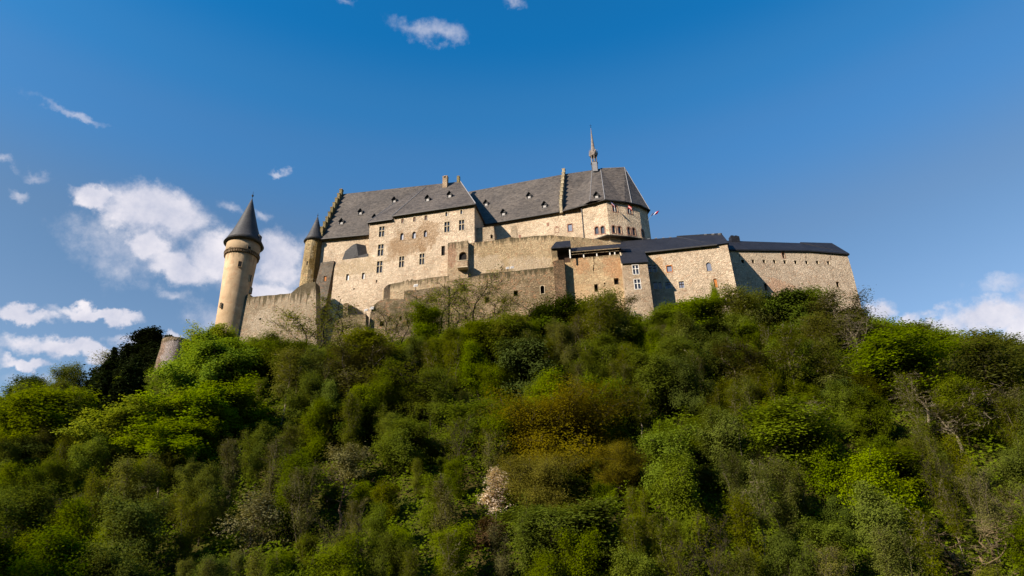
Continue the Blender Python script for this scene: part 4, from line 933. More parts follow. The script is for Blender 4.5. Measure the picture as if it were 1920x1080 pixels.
# ---------------- floodlights and signs on the ledges (white)
def floodlight(P, label, n=2, s=1.0):
    t_ = thing('floodlight', P, label, 'floodlight', 'white floodlights standing on the castle ledges')
    P = np.asarray(P, float)
    for i in range(n):
        q = P+LW.d*(i*1.1*s)
        m_ = MB(); m_.box(q-LW.d*.42*s-LW.back*0.2, LW.d*0.84*s, LW.back*0.32+Z*0.1, Z*0.66*s+LW.back*0.2); h9 = m_.build('lamp_housing', M_white, t_)
        m_ = MB(); m_.box(q-LW.d*.33*s-LW.back*0.23+Z*0.1, LW.d*0.66*s, LW.back*0.02+Z*0.02, Z*0.46*s+LW.back*0.12); m_.build('lens', M_lead, h9)
        m_ = MB(); m_.tube([q-Z*0.7*s, q+Z*0.1], 0.06, 5); m_.tube([q-Z*0.7*s-LW.d*.3, q-Z*0.7*s+LW.d*.3], 0.06, 5); m_.build('stand', M_iron, t_)
floodlight(LW.off(0.3).at(952, 507.0)+Z*0.3, 'pair of white floodlights on the dark ledge at the middle of the terrace wall', 2)
floodlight(DW.off(-0.4).at(779.3, 541)+Z*0.4, 'single white floodlight under the ragged ramp parapet', 1, 1.2)
floodlight(sw.off(1.5).at(686, 586)+Z*0.3, 'lower left white floodlight beside the black doorway of the broken wall', 1)
floodlight(sw.off(1.5).at(697, 582.5)+Z*0.3, 'larger white floodlight on the grassy bank just above the broken wall', 1, 1.2)

# ------------------------------------------------------------------ terrain
CR = [(-900, 860, 150), (-300, 800, 150), (0, 778, 150), (150, 766, 151), (262, 802, 143), (340, 775, 142), (395, 668, 147), (460, 650, 148.5), (520, 660, 147), (600, 655, 145), (660, 652, 139), (700, 655, 139),
      (760, 640, 139.5), (850, 622, 139), (950, 608, 137), (1040, 594, 132), (1160, 594, 131), (1225, 606, 129), (1300, 606, 130), (1390, 598, 130), (1450, 588, 139), (1560, 600, 142),
      (1640, 614, 145), (1750, 668, 146), (1920, 690, 146), (2300, 730, 146), (3000, 800, 146)]
_c = np.array([W(*c) for c in CR]); _c = _c[np.argsort(_c[:, 0])]
def vnoise(x, y, s, seed=0):
    x = np.asarray(x, float)*s; y = np.asarray(y, float)*s; xi = np.floor(x); yi = np.floor(y); fx = x-xi; fy = y-yi
    h = lambda a, b: (np.sin(a*127.1+b*311.7+seed*74.7)*43758.5453) % 1.0
    fx = fx*fx*(3-2*fx); fy = fy*fy*(3-2*fy)
    return (h(xi, yi)*(1-fx)+h(xi+1, yi)*fx)*(1-fy)+(h(xi, yi+1)*(1-fx)+h(xi+1, yi+1)*fx)*fy
YF, ZF = 57.0, -3.0
def ground_z(x, y):
    x = np.asarray(x, float); y = np.asarray(y, float)
    zc = np.interp(x, _c[:, 0], _c[:, 2]); yc = np.interp(x, _c[:, 0], _c[:, 1])
    far_ = np.clip((np.abs(x)-160)/400, 0, 1); zc = zc*(1-far_*0.55)
    t = np.clip((y-YF)/(yc-YF), 0, 1); prof = t+0.05*np.sin(math.pi*t)-0.03*np.sin(2*math.pi*t)
    bump = (vnoise(x, y, 0.045, 1)-0.5)*6.0+(vnoise(x, y, 0.13, 2)-0.5)*2.0
    z = ZF+(zc-ZF)*prof+bump*np.sin(math.pi*np.clip(t, 0, 1))**0.7
    beh = np.clip((y-yc-75)/260, 0, 1); z = z*(1-beh)+(-20)*beh
    near = np.clip((YF-y)/30, 0, 1)
    return z-near*0.6
def ground_hit(px, py):
    r = ray(px, py); r = r/np.linalg.norm(r); t = 40.0
    while t < 400:
        P = CAM+r*t
        if P[2] < ground_z(P[0], P[1]): return P
        t += 0.4
    return None
ax_x = np.concatenate([-np.geomspace(3000, 190, 22), np.arange(-186, 190, 2.2), np.geomspace(190, 3000, 22)])
ax_y = np.concatenate([-np.geomspace(3000, 20, 20), np.arange(-16, 50, 6.0), np.arange(52, 250, 2.2), np.geomspace(252, 4000, 22)])
gx, gy = np.meshgrid(ax_x, ax_y); gz = ground_z(gx, gy); n0, n1 = gx.shape
vs = np.stack([gx, gy, gz], -1).reshape(-1, 3); ii = np.arange(n0*n1).reshape(n0, n1)
fs = np.stack([ii[:-1, :-1], ii[:-1, 1:], ii[1:, 1:], ii[1:, :-1]], -1).reshape(-1, 4)
def fast_mesh(name, v, quads, mat, smooth=False):
    me = bpy.data.meshes.new(name); v = np.ascontiguousarray(v, dtype=np.float32); q = np.ascontiguousarray(quads, dtype=np.int32)
    me.vertices.add(len(v)); me.vertices.foreach_set('co', v.ravel()); me.loops.add(q.size); me.loops.foreach_set('vertex_index', q.ravel())
    k = q.shape[1]; me.polygons.add(len(q)); me.polygons.foreach_set('loop_start', np.arange(0, q.size, k, dtype=np.int32))
    me.polygons.foreach_set('loop_total', np.full(len(q), k, dtype=np.int32))
    if smooth: me.polygons.foreach_set('use_smooth', np.ones(len(q), dtype=bool))
    me.update(calc_edges=True); me.validate(); me.materials.append(mat); return me
def ground_mat():
    m, t, b = new_mat('hillside_soil'); P = pos(t)
    col = t.mix(t.sm(t.noise(P, 0.15, 5), 0.4, 0.6), (0.050, 0.060, 0.008), (0.055, 0.046, 0.014))
    col = t.mix(t.sm(t.noise(P, 1.7, 4), 0.5, 0.7), col, (0.030, 0.042, 0.006))
    t.put(b.inputs['Base Color'], col); b.inputs['Roughness'].default_value = 1; b.inputs['Specular IOR Level'].default_value = 0.0
    t.put(b.inputs['Normal'], t.node('ShaderNodeBump', Strength=1.0, Distance=0.4, Height=t.noise(P, 1.2, 4)).outputs[0]); return m
M_soil = ground_mat()
g_ = bpy.data.objects.new('ground', fast_mesh('ground', vs, fs, M_soil, True)); C.objects.link(g_); g_['kind'] = 'structure'

# added unseen ridge behind the camera, shaped to lay shade over the castle hill's foot
m_dir = np.array([math.sin(math.radians(15)), math.cos(math.radians(15))]); l_dir = np.array([m_dir[1], -m_dir[0]])
us = np.linspace(-900, 900, 181); ds = np.array([-80, -110, -150, -190, -230, -262, -285, -297, -303, -312, -340, -420, -600, -900.0]); hp = np.array([-4, 14, 52, 98, 152, 190, 218, 243, 246, 245, 239, 226, 190, 115.0])
U, D_ = np.meshgrid(us, ds); H_ = np.repeat(hp[:, None], len(us), 1)
H_ = H_+(vnoise(U, D_, 0.02, 5)-0.5)*10*np.clip(hp[:, None]/120, 0, 1)+(vnoise(U, D_, 0.11, 6)-0.5)*5*np.clip(hp[:, None]/120, 0, 1)
XY = U[..., None]*l_dir+D_[..., None]*m_dir; vs2 = np.concatenate([XY, H_[..., None]], -1).reshape(-1, 3); n0, n1 = U.shape; ii = np.arange(n0*n1).reshape(n0, n1)
fs2 = np.stack([ii[:-1, :-1], ii[:-1, 1:], ii[1:, 1:], ii[1:, :-1]], -1).reshape(-1, 4)
g2 = bpy.data.objects.new('hills', fast_mesh('hills', vs2, fs2, M_soil, True)); C.objects.link(g2); g2['kind'] = 'structure'

# ------------------------------------------------------------------ foliage
def leaf_mat(name, ca, cb, trans=0.45, hv=0.014, vv=0.22):
    """leaves: colour differs from leaf to leaf, from branch to branch and from tree to tree"""
    m = bpy.data.materials.new(name); m.use_nodes = True; t = NT(m.node_tree); t.n.clear()
    geo = t.node('ShaderNodeNewGeometry'); oi = t.node('ShaderNodeObjectInfo')
    rnd = geo.outputs['Random Per Island']; tr = oi.outputs['Random']
    nz = t.noise(geo.outputs['Position'], 0.55, 3, 0.6)
    f = t.m('ADD', t.m('MULTIPLY', rnd, 0.45), t.m('MULTIPLY', t.sm(nz, 0.35, 0.65), 0.55))
    col = t.mix(f, ca, cb)
    hs = t.node('ShaderNodeHueSaturation', Hue=t.m('MULTIPLY_ADD', tr, -hv, 0.5), Saturation=t.m('MULTIPLY_ADD', t.m('FRACT', t.m('MULTIPLY', tr, 7.31)), 0.25, 0.88), Value=t.m('MULTIPLY_ADD', t.m('FRACT', t.m('MULTIPLY', tr, 13.7)), vv*2, 1-vv), Color=col)
    d = t.node('ShaderNodeBsdfDiffuse', Color=hs.outputs[0], Roughness=0.6)
    tl = t.node('ShaderNodeBsdfTranslucent', Color=t.mix(1.0, hs.outputs[0], (1.25, 1.15, 0.55), 'MULTIPLY'))
    mx = t.node('ShaderNodeMixShader'); mx.inputs[0].default_value = trans; t.l.new(d.outputs[0], mx.inputs[1]); t.l.new(tl.outputs[0], mx.inputs[2])
    o = t.node('ShaderNodeOutputMaterial'); t.l.new(mx.outputs[0], o.inputs[0]); return m
G = 1.0
L_mid = leaf_mat('mid_green_leaves', (0.131, 0.176, 0.012), (0.084, 0.115, 0.008))
L_olive = leaf_mat('olive_young_leaves', (0.155, 0.182, 0.019), (0.099, 0.117, 0.012))
L_bright = leaf_mat('bright_spring_leaves', (0.220, 0.341, 0.011), (0.142, 0.224, 0.008), 0.4, 0.03, 0.15)
L_fresh = leaf_mat('fresh_green_leaves', (0.157, 0.224, 0.011), (0.103, 0.148, 0.008), 0.4)
L_dark = leaf_mat('dark_green_leaves', (0.065, 0.099, 0.011), (0.042, 0.066, 0.008), 0.2)
L_gold = leaf_mat('ochre_oak_leaves', (0.234, 0.211, 0.007), (0.148, 0.139, 0.007), 0.35, 0.02, 0.1)
L_brown = leaf_mat('brown_budding_leaves', (0.142, 0.146, 0.037), (0.095, 0.099, 0.024), 0.25)
L_rust = leaf_mat('rusty_leaves', (0.12, 0.085, 0.04), (0.075, 0.055, 0.028), 0.25, 0.02, 0.1)
L_white = leaf_mat('white_blossom', (0.75, 0.66, 0.57), (0.52, 0.43, 0.35), 0.3, 0.0, 0.1)
L_cream = leaf_mat('cream_blossom', (0.27, 0.25, 0.12), (0.14, 0.14, 0.05), 0.3, 0.0, 0.1)
L_conif = leaf_mat('conifer_needles', (0.034, 0.050, 0.016), (0.018, 0.030, 0.010), 0.1, 0.02, 0.2)
B_brown = plain('brown_bark', (0.055, 0.042, 0.026), 0.95, 0.4, 2.0)
B_pale = plain('pale_birch_bark', (0.24, 0.20, 0.14), 0.9, 0.4, 2.0)
B_grey = plain('grey_bark', (0.10, 0.082, 0.055), 0.95, 0.35, 2.0)
B_dark = plain('dark_bark', (0.040, 0.030, 0.020), 0.95, 0.3, 2.0)

def leaves(rs, cen, spread, per, size, flat=0.0, elong=1.5, droop=0.0, out=None, ow=1.3):
    per = int(math.ceil(per*1.3)) if per > 1 else per; size = size*0.86
    n = len(cen)*per
    c = np.repeat(cen, per, 0)+rs.normal(0, 1, (n, 3))*spread*np.array([1, 1, 0.8])
    nv = rs.normal(0, 1, (n, 3)); nv[:, 2] = np.abs(nv[:, 2])+flat
    if out is not None:
        o_ = c-out if np.ndim(out) == 1 and len(out) == 3 and out[2] > 0 else np.repeat(np.array([out]), n, 0)*np.array([1, 1, -1]); o_ = o_/(np.linalg.norm(o_, axis=1)[:, None]+1e-6); nv = nv+o_*ow*1.3
    nv /= np.linalg.norm(nv, axis=1)[:, None]
    a = np.cross(nv, rs.normal(0, 1, (n, 3))); a[:, 2] -= droop; a /= np.linalg.norm(a, axis=1)[:, None]+1e-9; b = np.cross(nv, a)
    s = size*rs.uniform(0.6, 1.35, (n, 1))
    v = np.stack([c-a*s*elong/2, c+b*s*0.5, c+a*s*elong/2, c-b*s*0.5], 1).reshape(-1, 3)
    return v, np.arange(n*4).reshape(n, 4)

def grow(seed, H, R, base=0.25, stems=1, limbs=9, subs=6, twigs=5, lean=0.0, up=0.35, rtrunk=0.16, per=22, spread=0.42, size=0.2, flat=0.3,
         droop=0.0, jit=0.35, top=1.0, thin=1.0, twr=0.018, shape='round', fork=0.0):
    rs = np.random.RandomState(seed); mb = MB(); cen = []
    for st in range(stems):
        a0 = rs.uniform(0, 6.28); off = 0.0 if stems == 1 else 0.5+0.5*rs.rand()
        end = np.array([math.cos(a0)*off*R*0.55+lean*H*0.3, math.sin(a0)*off*R*0.55, H*top*(rs.uniform(0.75, 0.95) if stems > 1 else 0.90)])
        n = 7; path = [np.array([math.cos(a0)*0.25*(stems > 1), math.sin(a0)*0.25*(stems > 1), -0.8])]
        for i in range(1, n+1):
            t = i/n; p = path[0]*(1-t)+end*t; p = p+rs.normal(0, 1, 3)*[0.05*R, 0.05*R, 0]; p[2] = end[2]*t; path.append(p)
        mb.tube(path, [rtrunk*(1-0.86*(i/n)**0.8)+0.012 for i in range(n+1)], 6)
        L = max(3, int(limbs/stems))
        for i in range(L):
            t = base+(0.97-base)*((i+rs.rand()*0.8)/L); k = t*n; j = min(n-1, int(k)); p0 = path[j]*(1-(k-j))+path[j+1]*(k-j)
            u = (t-base)/(1-base)
            if shape == 'round': rad = R*math.sqrt(max(0.08, 1-(2*u-0.85)**2*0.8))
            elif shape == 'cone': rad = R*(1-u)**0.8+0.25
            elif shape == 'vase': rad = R*(0.35+0.65*u)
            else: rad = R*(0.55+0.45*math.sin(math.pi*u))
            rad *= rs.uniform(1-jit, 1+jit*0.6)/(1.0 if stems == 1 else 1.45)
            az = i*2.399+rs.uniform(-0.5, 0.5); el = up+rs.uniform(-0.2, 0.35)+u*0.45
            d = np.array([math.cos(az)*math.cos(el), math.sin(az)*math.cos(el), math.sin(el)])
            pp = [p0]; dd = d.copy()
            for s_ in range(4):
                dd = dd+rs.normal(0, 0.16, 3)+np.array([0, 0, 0.05-droop*0.12]); dd /= np.linalg.norm(dd); pp.append(pp[-1]+dd*rad/4)
            r0 = rtrunk*0.42*(1-t*0.55); mb.tube(pp, [r0, r0*0.75, r0*0.55, r0*0.38, r0*0.18], 4)
            for q in range(subs):
                k2 = 0.8+3.2*(q+rs.rand())/subs; j2 = min(3, int(k2)); b0 = pp[j2]*(1-(k2-j2))+pp[j2+1]*(k2-j2)
                d2 = d*0.55+rs.normal(0, 0.62, 3)+np.array([0, 0, 0.22-droop*0.5]); d2 /= np.linalg.norm(d2); l2 = rad*rs.uniform(0.25, 0.48)
                b1 = b0+d2*l2*0.5+rs.normal(0, 0.06, 3); b2 = b0+d2*l2+rs.normal(0, 0.1, 3); mb.tube([b0, b1, b2], [r0*0.32+0.006, r0*0.2+0.004, twr*0.5], 3)
                for w in range(twigs):
                    f = rs.rand(); c0 = b0*(1-f)+b2*f; d3 = d2+rs.normal(0, 0.7, 3); d3[2] -= droop*0.6; d3 /= np.linalg.norm(d3); c1 = c0+d3*l2*rs.uniform(0.3, 0.6)
                    if twr > 0: mb.tube([c0, c1], [twr, twr*0.4], 3)
                    cen.append(c1); 
                    if rs.rand() < 0.5: cen.append((c0+c1)/2)
    cen = np.array(cen); cen = cen[rs.rand(len(cen)) < thin]
    v, f = leaves(rs, cen, spread, per, size, flat, 1.5, droop, np.array([0, 0, H*0.42]))
    return mb, v, f
def conifer(seed, H, R, size=0.3, gaps=0.0):
    rs = np.random.RandomState(seed); mb = MB(); mb.tube([np.array([0, 0, -1.0]), np.array([0.05, 0, H*0.5]), np.array([0, 0, H])], [0.22, 0.13, 0.02], 6); cen = []
    n = int(H*3.4)
    for i in range(n):
        t = 0.10+0.9*i/n; z = H*t; rad = R*(1-t)**0.85*rs.uniform(0.6, 1.15)+0.15
        for k in range(5 if t < 0.8 else 3):
            if rs.rand() < gaps: continue
            a = rs.uniform(0, 6.28); e = np.array([math.cos(a)*rad, math.sin(a)*rad, -rad*0.28+rad*0.1])
            p0 = np.array([0, 0, z]); mb.tube([p0, p0+e*0.6+Z*0.08, p0+e], [0.035, 0.02, 0.006], 3)
            m_ = max(2, int(rad*4.2))
            for j in range(m_):
                f = (j+0.6)/m_; cen.append(p0+e*f+Z*rs.normal(0, 0.08))
    v, f = leaves(rs, np.array(cen), 0.20, 11, size, 0.4, 2.2, 0.4); return mb, v, f

KIND = {}
def proto(kind, builder, bark, leaf, n_name, words, cat='tree', crown='crown', H=8.0):
    """build one of each kind; the meshes are shared by all its copies"""
    mb, v, f = builder
    me1 = bpy.data.meshes.new('trunk'); me1.from_pydata([tuple(a) for a in mb.v], [], mb.f); me1.materials.append(bark); me1.update()
    me2 = fast_mesh('crown', v, f, leaf) if len(f) else None
    KIND.setdefault(kind, []).append((me1, me2, n_name, words, cat, H))
rr = dict
for s_ in range(3):
    proto('mid', grow(10+s_, 9, 4.0, 0.15, 1, 15, 7, 6, per=20, spread=0.46, size=0.155, rtrunk=0.11), B_brown, L_mid, 'leafy_tree', 'mid green leafy tree', H=9)
    proto('olive', grow(20+s_, 9.5, 3.4, 0.10, 4, 24, 7, 6, per=8, spread=0.40, size=0.12, thin=0.95, shape='oval', up=1.0, rtrunk=0.07, twr=0.016), B_grey, L_olive, 'budding_tree', 'thin olive green tree with many stems', H=9.5)
    proto('brown', grow(30+s_, 9.0, 3.3, 0.12, 4, 22, 8, 6, per=6, spread=0.36, size=0.10, thin=0.85, shape='oval', up=0.95, rtrunk=0.07, twr=0.019), B_grey, L_brown, 'budding_tree', 'greyish brown half bare tree with fine twigs', H=9)
    proto('fresh', grow(40+s_, 8.5, 4.0, 0.10, 3, 18, 7, 6, per=16, spread=0.46, size=0.145, up=0.55, rtrunk=0.08), B_brown, L_fresh, 'leafy_tree', 'fresh green rounded tree', H=8.5)
for s_ in range(2):
    proto('bright', grow(50+s_, 9.0, 4.3, 0.08, 1, 18, 8, 6, per=20, spread=0.42, size=0.235, flat=1.2, droop=0.35, twr=0, rtrunk=0.12), B_brown, L_bright, 'chestnut_tree', 'bright yellow green tree with broad layered leaves', H=9)
    proto('birch', grow(60+s_, 11, 2.0, 0.35, 1, 16, 6, 6, per=6, spread=0.36, size=0.11, up=0.8, rtrunk=0.075, twr=0.012, shape='oval'), B_pale, L_olive, 'birch_tree', 'slender pale stemmed birch', H=11)
    proto('darkbush', grow(70+s_, 6.5, 3.6, 0.05, 3, 17, 7, 6, per=22, spread=0.44, size=0.165, twr=0, rtrunk=0.07), B_dark, L_dark, 'evergreen_bush', 'dark green dense bush', 'bush', H=6.5)
    proto('shrub', grow(80+s_, 4.2, 2.7, 0.05, 4, 16, 6, 5, per=18, spread=0.34, size=0.125, up=0.7, rtrunk=0.035, twr=0.010), B_grey, L_fresh, 'leafy_shrub', 'small fresh green shrub', 'shrub', H=4.2)
    proto('oliveshrub', grow(90+s_, 4.2, 2.7, 0.05, 4, 16, 6, 5, per=14, spread=0.34, size=0.11, up=0.7, rtrunk=0.035, twr=0.012), B_grey, L_olive, 'leafy_shrub', 'small olive green shrub', 'shrub', H=4.2)
    proto('spruce', conifer(100+s_, 12, 2.6), B_dark, L_conif, 'spruce_tree', 'dark pointed spruce', H=12)
proto('pine', grow(111, 13, 3.6, 0.20, 1, 30, 7, 5, per=16, spread=0.34, size=0.20, up=0.45, rtrunk=0.2, twr=0.02, jit=0.6, shape='cone'), B_dark, L_conif, 'pine_tree', 'big nearly black pine', H=13)
proto('gold', grow(120, 10, 7.2, 0.06, 4, 40, 9, 7, per=20, spread=0.52, size=0.105, up=0.45, rtrunk=0.14, jit=0.35), B_dark, L_gold, 'oak_tree', 'broad ochre yellow oak', H=10)
proto('white', grow(130, 8, 2.4, 0.20, 3, 15, 6, 5, per=5, spread=0.26, size=0.14, up=0.9, rtrunk=0.06), B_grey, L_white, 'blossom_tree', 'slim white blossoming tree', H=8)
proto('cream', grow(140, 5.5, 3.0, 0.08, 3, 15, 7, 5, per=7, spread=0.34, size=0.13, up=0.6, rtrunk=0.05), B_grey, L_cream, 'blossom_bush', 'cream flowering bush', 'bush', H=5.5)
proto('rust', grow(150, 4.5, 2.3, 0.08, 3, 13, 6, 5, per=9, spread=0.32, size=0.12, up=0.6, rtrunk=0.04), B_grey, L_rust, 'rusty_bush', 'rust brown bush', 'bush', H=4.5)
proto('bare', grow(160, 10, 3.4, 0.25, 1, 15, 9, 7, per=2, spread=0.3, size=0.10, thin=0.35, up=0.9, rtrunk=0.09, twr=0.015), B_pale, L_olive, 'bare_tree', 'bare tree with pale forked trunk', H=10)
proto('deadbrush', grow(170, 5, 3.0, 0.03, 7, 28, 7, 6, per=1, spread=0.3, size=0.10, thin=0.3, up=1.1, rtrunk=0.045, twr=0.016, shape='vase'), plain('straw_twigs', (0.16, 0.12, 0.06), 0.95, 0.3, 2.0), L_olive, 'dry_bush', 'straw coloured bush of bare upright twigs', 'bush', H=5)
proto('snag', grow(180, 7, 2.6, 0.45, 1, 7, 5, 4, per=3, spread=0.4, size=0.13, thin=0.5, up=0.3, rtrunk=0.15, twr=0.02, jit=0.6), plain('reddish_bark', (0.085, 0.055, 0.038), 0.95, 0.3, 2.0), L_olive, 'gnarled_tree', 'gnarled tree with bare reddish trunk', H=7)
proto('blackbare', grow(190, 8, 3.6, 0.15, 2, 15, 9, 7, per=4, spread=0.34, size=0.085, thin=0.45, up=0.6, rtrunk=0.075, twr=0.013), B_dark, L_olive, 'dark_stemmed_tree', 'open tree with dark forked branches and few leaves', H=8)
LV_IVY = KIND['darkbush'][0][1]

REG = []          # every plant: x, y, kind words, object; the labels are written once all stand
rnd = random.Random(5)
def plant(kind, x, y, h, wide=1.0, extra=None, z=None, var=None, rot=None, dz=0.0):
    me1, me2, nm, words, cat, H = KIND[kind][(var if var is not None else rnd.randrange(len(KIND[kind]))) % len(KIND[kind])]
    z = float(ground_z(x, y)) if z is None else z
    o = bpy.data.objects.new(nm, None); C.objects.link(o); s = h/H
    o.location = (float(x), float(y), z+dz); o.scale = (s*wide, s*wide, s); o.rotation_euler = (rnd.uniform(-.05, .05), rnd.uniform(-.05, .05), rnd.uniform(0, 6.28) if rot is None else rot)
    a = bpy.data.objects.new('trunk', me1); C.objects.link(a); a.parent = o
    if me2: b = bpy.data.objects.new('crown', me2); C.objects.link(b); b.parent = o
    px, py = proj((x, y, z+h*0.6)); REG.append([px, py, kind, words, o, cat, h, extra]); return o
def hero(kind, px, py_base, py_top, wpx=None, extra=None, var=None, Yoff=0.0, rot=None, Y=None):
    """stands where the photograph shows its foot; height and width from what it spans there"""
    P = ground_hit(px, py_base) if Y is None else W(px, py_base, Y)
    if P is None: P = W(px, py_base, 150)
    k = np.linalg.norm(P-CAM)/F_PX; h = None
    r = ray(px, py_top); t = (P[1]-CAM[1])/r[1]; h = float((CAM+r*t)[2]-P[2]); h = max(h, 1.5)
    me = KIND[kind][(var or 0) % len(KIND[kind])]; H = me[5]; R = max(abs(v.co.x) for v in (me[1] or me[0]).vertices) if False else None
    wide = 1.0
    if wpx:
        if not hasattr(hero, 'r'): hero.r = {}
        key = (kind, (var or 0) % len(KIND[kind]))
        if key not in hero.r:
            co = np.empty(len((me[1] or me[0]).vertices)*3, np.float32); (me[1] or me[0]).vertices.foreach_get('co', co); co = co.reshape(-1, 3); hero.r[key] = float(np.percentile(np.abs(co[:, 0]), 97))
        wide = (wpx/2*k)/(hero.r[key]*h/H)
    return plant(kind, P[0], P[1], h, wide, extra, z=float(P[2]) if Y is not None else None, var=var or 0, rot=rot)

HEROES = [  # kind, foot px, foot py, top py, width px
 ('gold', 1060, 905, 752, 225), ('gold', 1025, 985, 868, 130), ('gold', 1160, 935, 850, 90),
 ('white', 918, 995, 874, 66), ('rust', 915, 1050, 968, 80), ('cream', 455, 1050, 925, 105), ('cream', 640, 915, 838, 90), ('cream', 805, 862, 828, 50),
 ('fresh', 1085, 1090, 950, 175), ('shrub', 1060, 950, 895, 80),
 ('bright', 385, 765, 655, 95), ('bright', 372, 700, 638, 50), ('bright', 300, 850, 762, 110), ('bright', 240, 870, 775, 110), ('bright', 355, 850, 745, 110), ('bright', 400, 700, 622, 70), ('bright', 320, 890, 800, 110), ('bright', 430, 820, 735, 100),
 ('bright', 415, 735, 650, 90),
 ('deadbrush', 1830, 1100, 985, 170), ('bare', 1797, 862, 758, 95), ('bare', 1690, 728, 640, 90), ('bare', 1622, 700, 585, 75), ('snag', 635, 1005, 890, 110), ('blackbare', 540, 925, 860, 60),
 ('spruce', 178, 800, 700, 50), ('spruce', 158, 812, 722, 46), ('spruce', 198, 812, 712, 44), ('spruce', 215, 790, 690, 44), ('spruce', 238, 775, 672, 44), ('spruce', 185, 850, 745, 56), ('darkbush', 18, 890, 820, 70), ('darkbush', 150, 870, 810, 60),
 ('birch', 1133, 700, 555, 60), ('birch', 1160, 690, 545, 70), ('birch', 1188, 760, 650, 50), ('birch', 1098, 660, 580, 45), ('birch', 527, 795, 655, 60), ('birch', 541, 882, 800, 44), ('birch', 1500, 770, 610, 60), ('birch', 1570, 780, 640, 70), ('birch', 1420, 660, 560, 50), ('birch', 1560, 700, 590, 60), ('birch', 1030, 720, 640, 40), ('birch', 1435, 790, 690, 50), ('birch', 1640, 790, 700, 55), ('bare', 1740, 800, 700, 80), ('bare', 1850, 830, 720, 90), ('birch', 1205, 830, 730, 40), ('birch', 295, 935, 850, 46), ('birch', 325, 1010, 930, 46), ('birch', 420, 800, 730, 44), ('bare', 1540, 850, 750, 70),
 ('blackbare', 873, 640, 520, 115), ('blackbare', 815, 640, 545, 100), ('blackbare', 582, 672, 560, 110), ('blackbare', 655, 680, 600, 100), ('blackbare', 745, 660, 580, 70), ('blackbare', 960, 655, 548, 95), ('mid', 905, 690, 612, 100), ('olive', 975, 690, 600, 95), ('fresh', 790, 660, 575, 60), ('olive', 700, 700, 640, 90),
 ('blackbare', 700, 770, 690, 120), ('blackbare', 800, 780, 700, 130), ('blackbare', 620, 850, 770, 90),
 ('darkbush', 655, 850, 765, 75), ('darkbush', 1345, 680, 620, 90), ('darkbush', 1500, 640, 545, 85), ('darkbush', 1590, 790, 720, 60),
 ('fresh', 1330, 640, 570, 110), ('shrub', 1350, 620, 548, 18), ('shrub', 1268, 640, 575, 60), ('shrub', 1300, 632, 572, 60), ('fresh', 1250, 650, 590, 80), ('fresh', 1100, 640, 572, 90), ('darkbush', 1050, 655, 575, 90),
 ('olive', 1412, 650, 540, 85), ('fresh', 1525, 632, 556, 80), ('brown', 1590, 670, 560, 90), ('brown', 1160, 640, 560, 70), ('brown', 1605, 650, 570, 60),
 ('fresh', 495, 700, 633, 75), ('fresh', 455, 720, 652, 80), ('mid', 540, 720, 650, 80), ('darkbush', 440, 668, 640, 40),
 ('fresh', 1480, 900, 770, 150), ('fresh', 1700, 760, 640, 150), ('fresh', 1250, 720, 640, 100), ('fresh', 1690, 950, 845, 120), ('fresh', 60, 850, 745, 130),
 ('fresh', 880, 860, 765, 130), ('mid', 760, 900, 800, 110), ('brown', 1420, 770, 650, 110), ('brown', 1700, 690, 600, 110), ('olive', 1850, 780, 660, 150), ('mid', 1880, 720, 640, 120), ('mid', 1730, 690, 620, 90), ('olive', 1800, 700, 632, 70),
 ('brown', 660, 760, 650, 110), ('brown', 560, 740, 660, 90), ('darkbush', 1000, 760, 640, 100), ('mid', 960, 700, 600, 90),
]
for h in HEROES: hero(*h, extra=None, var=rnd.randrange(3))
# plants on the ridge beyond the slope at the left
for (k, px, pb, pt, wp, Y) in (('pine', 258, 750, 612, 92, 168), ('pine', 238, 760, 640, 62, 162), ('pine', 272, 760, 640, 56, 164), ('pine', 232, 750, 655, 50, 176), ('spruce', 207, 760, 646, 30, 160), ('spruce', 190, 760, 655, 30, 160), ('spruce', 222, 760, 656, 26, 182), ('spruce', 297, 740, 628, 40, 160), ('spruce', 283, 740, 650, 44, 158), ('brown', 225, 800, 735, 60, 141), ('fresh', 212, 790, 712, 50, 143), ('pine', 215, 790, 690, 60, 150), ('spruce', 268, 745, 690, 40, 160),
        ('bare', 182, 775, 660, 62, 170), ('spruce', 167, 790, 690, 40, 163), ('spruce', 150, 800, 712, 50, 160), ('mid', 112, 785, 693, 62, 168), ('darkbush', 55, 790, 708, 58, 172), ('mid', 35, 790, 722, 40, 168), ('pine', 262, 760, 646, 60, 160), ('pine', 280, 770, 672, 50, 156), ('spruce', 14, 800, 727, 16, 176), ('spruce', 3, 800, 730, 16, 178), ('spruce', 212, 770, 690, 60, 158), ('spruce', 240, 770, 700, 60, 156), ('pine', 175, 800, 705, 60, 158), ('spruce', 150, 830, 725, 70, 150), ('spruce', 172, 850, 735, 74, 147), ('spruce', 195, 850, 728, 70, 150), ('spruce', 182, 800, 682, 60, 158), ('spruce', 163, 800, 700, 54, 156), ('spruce', 230, 800, 690, 66, 154), ('brown', 225, 830, 765, 60, 143), ('spruce', 25, 830, 750, 50, 150)):
    hero(k, px, pb, pt, wp, Y=Y)

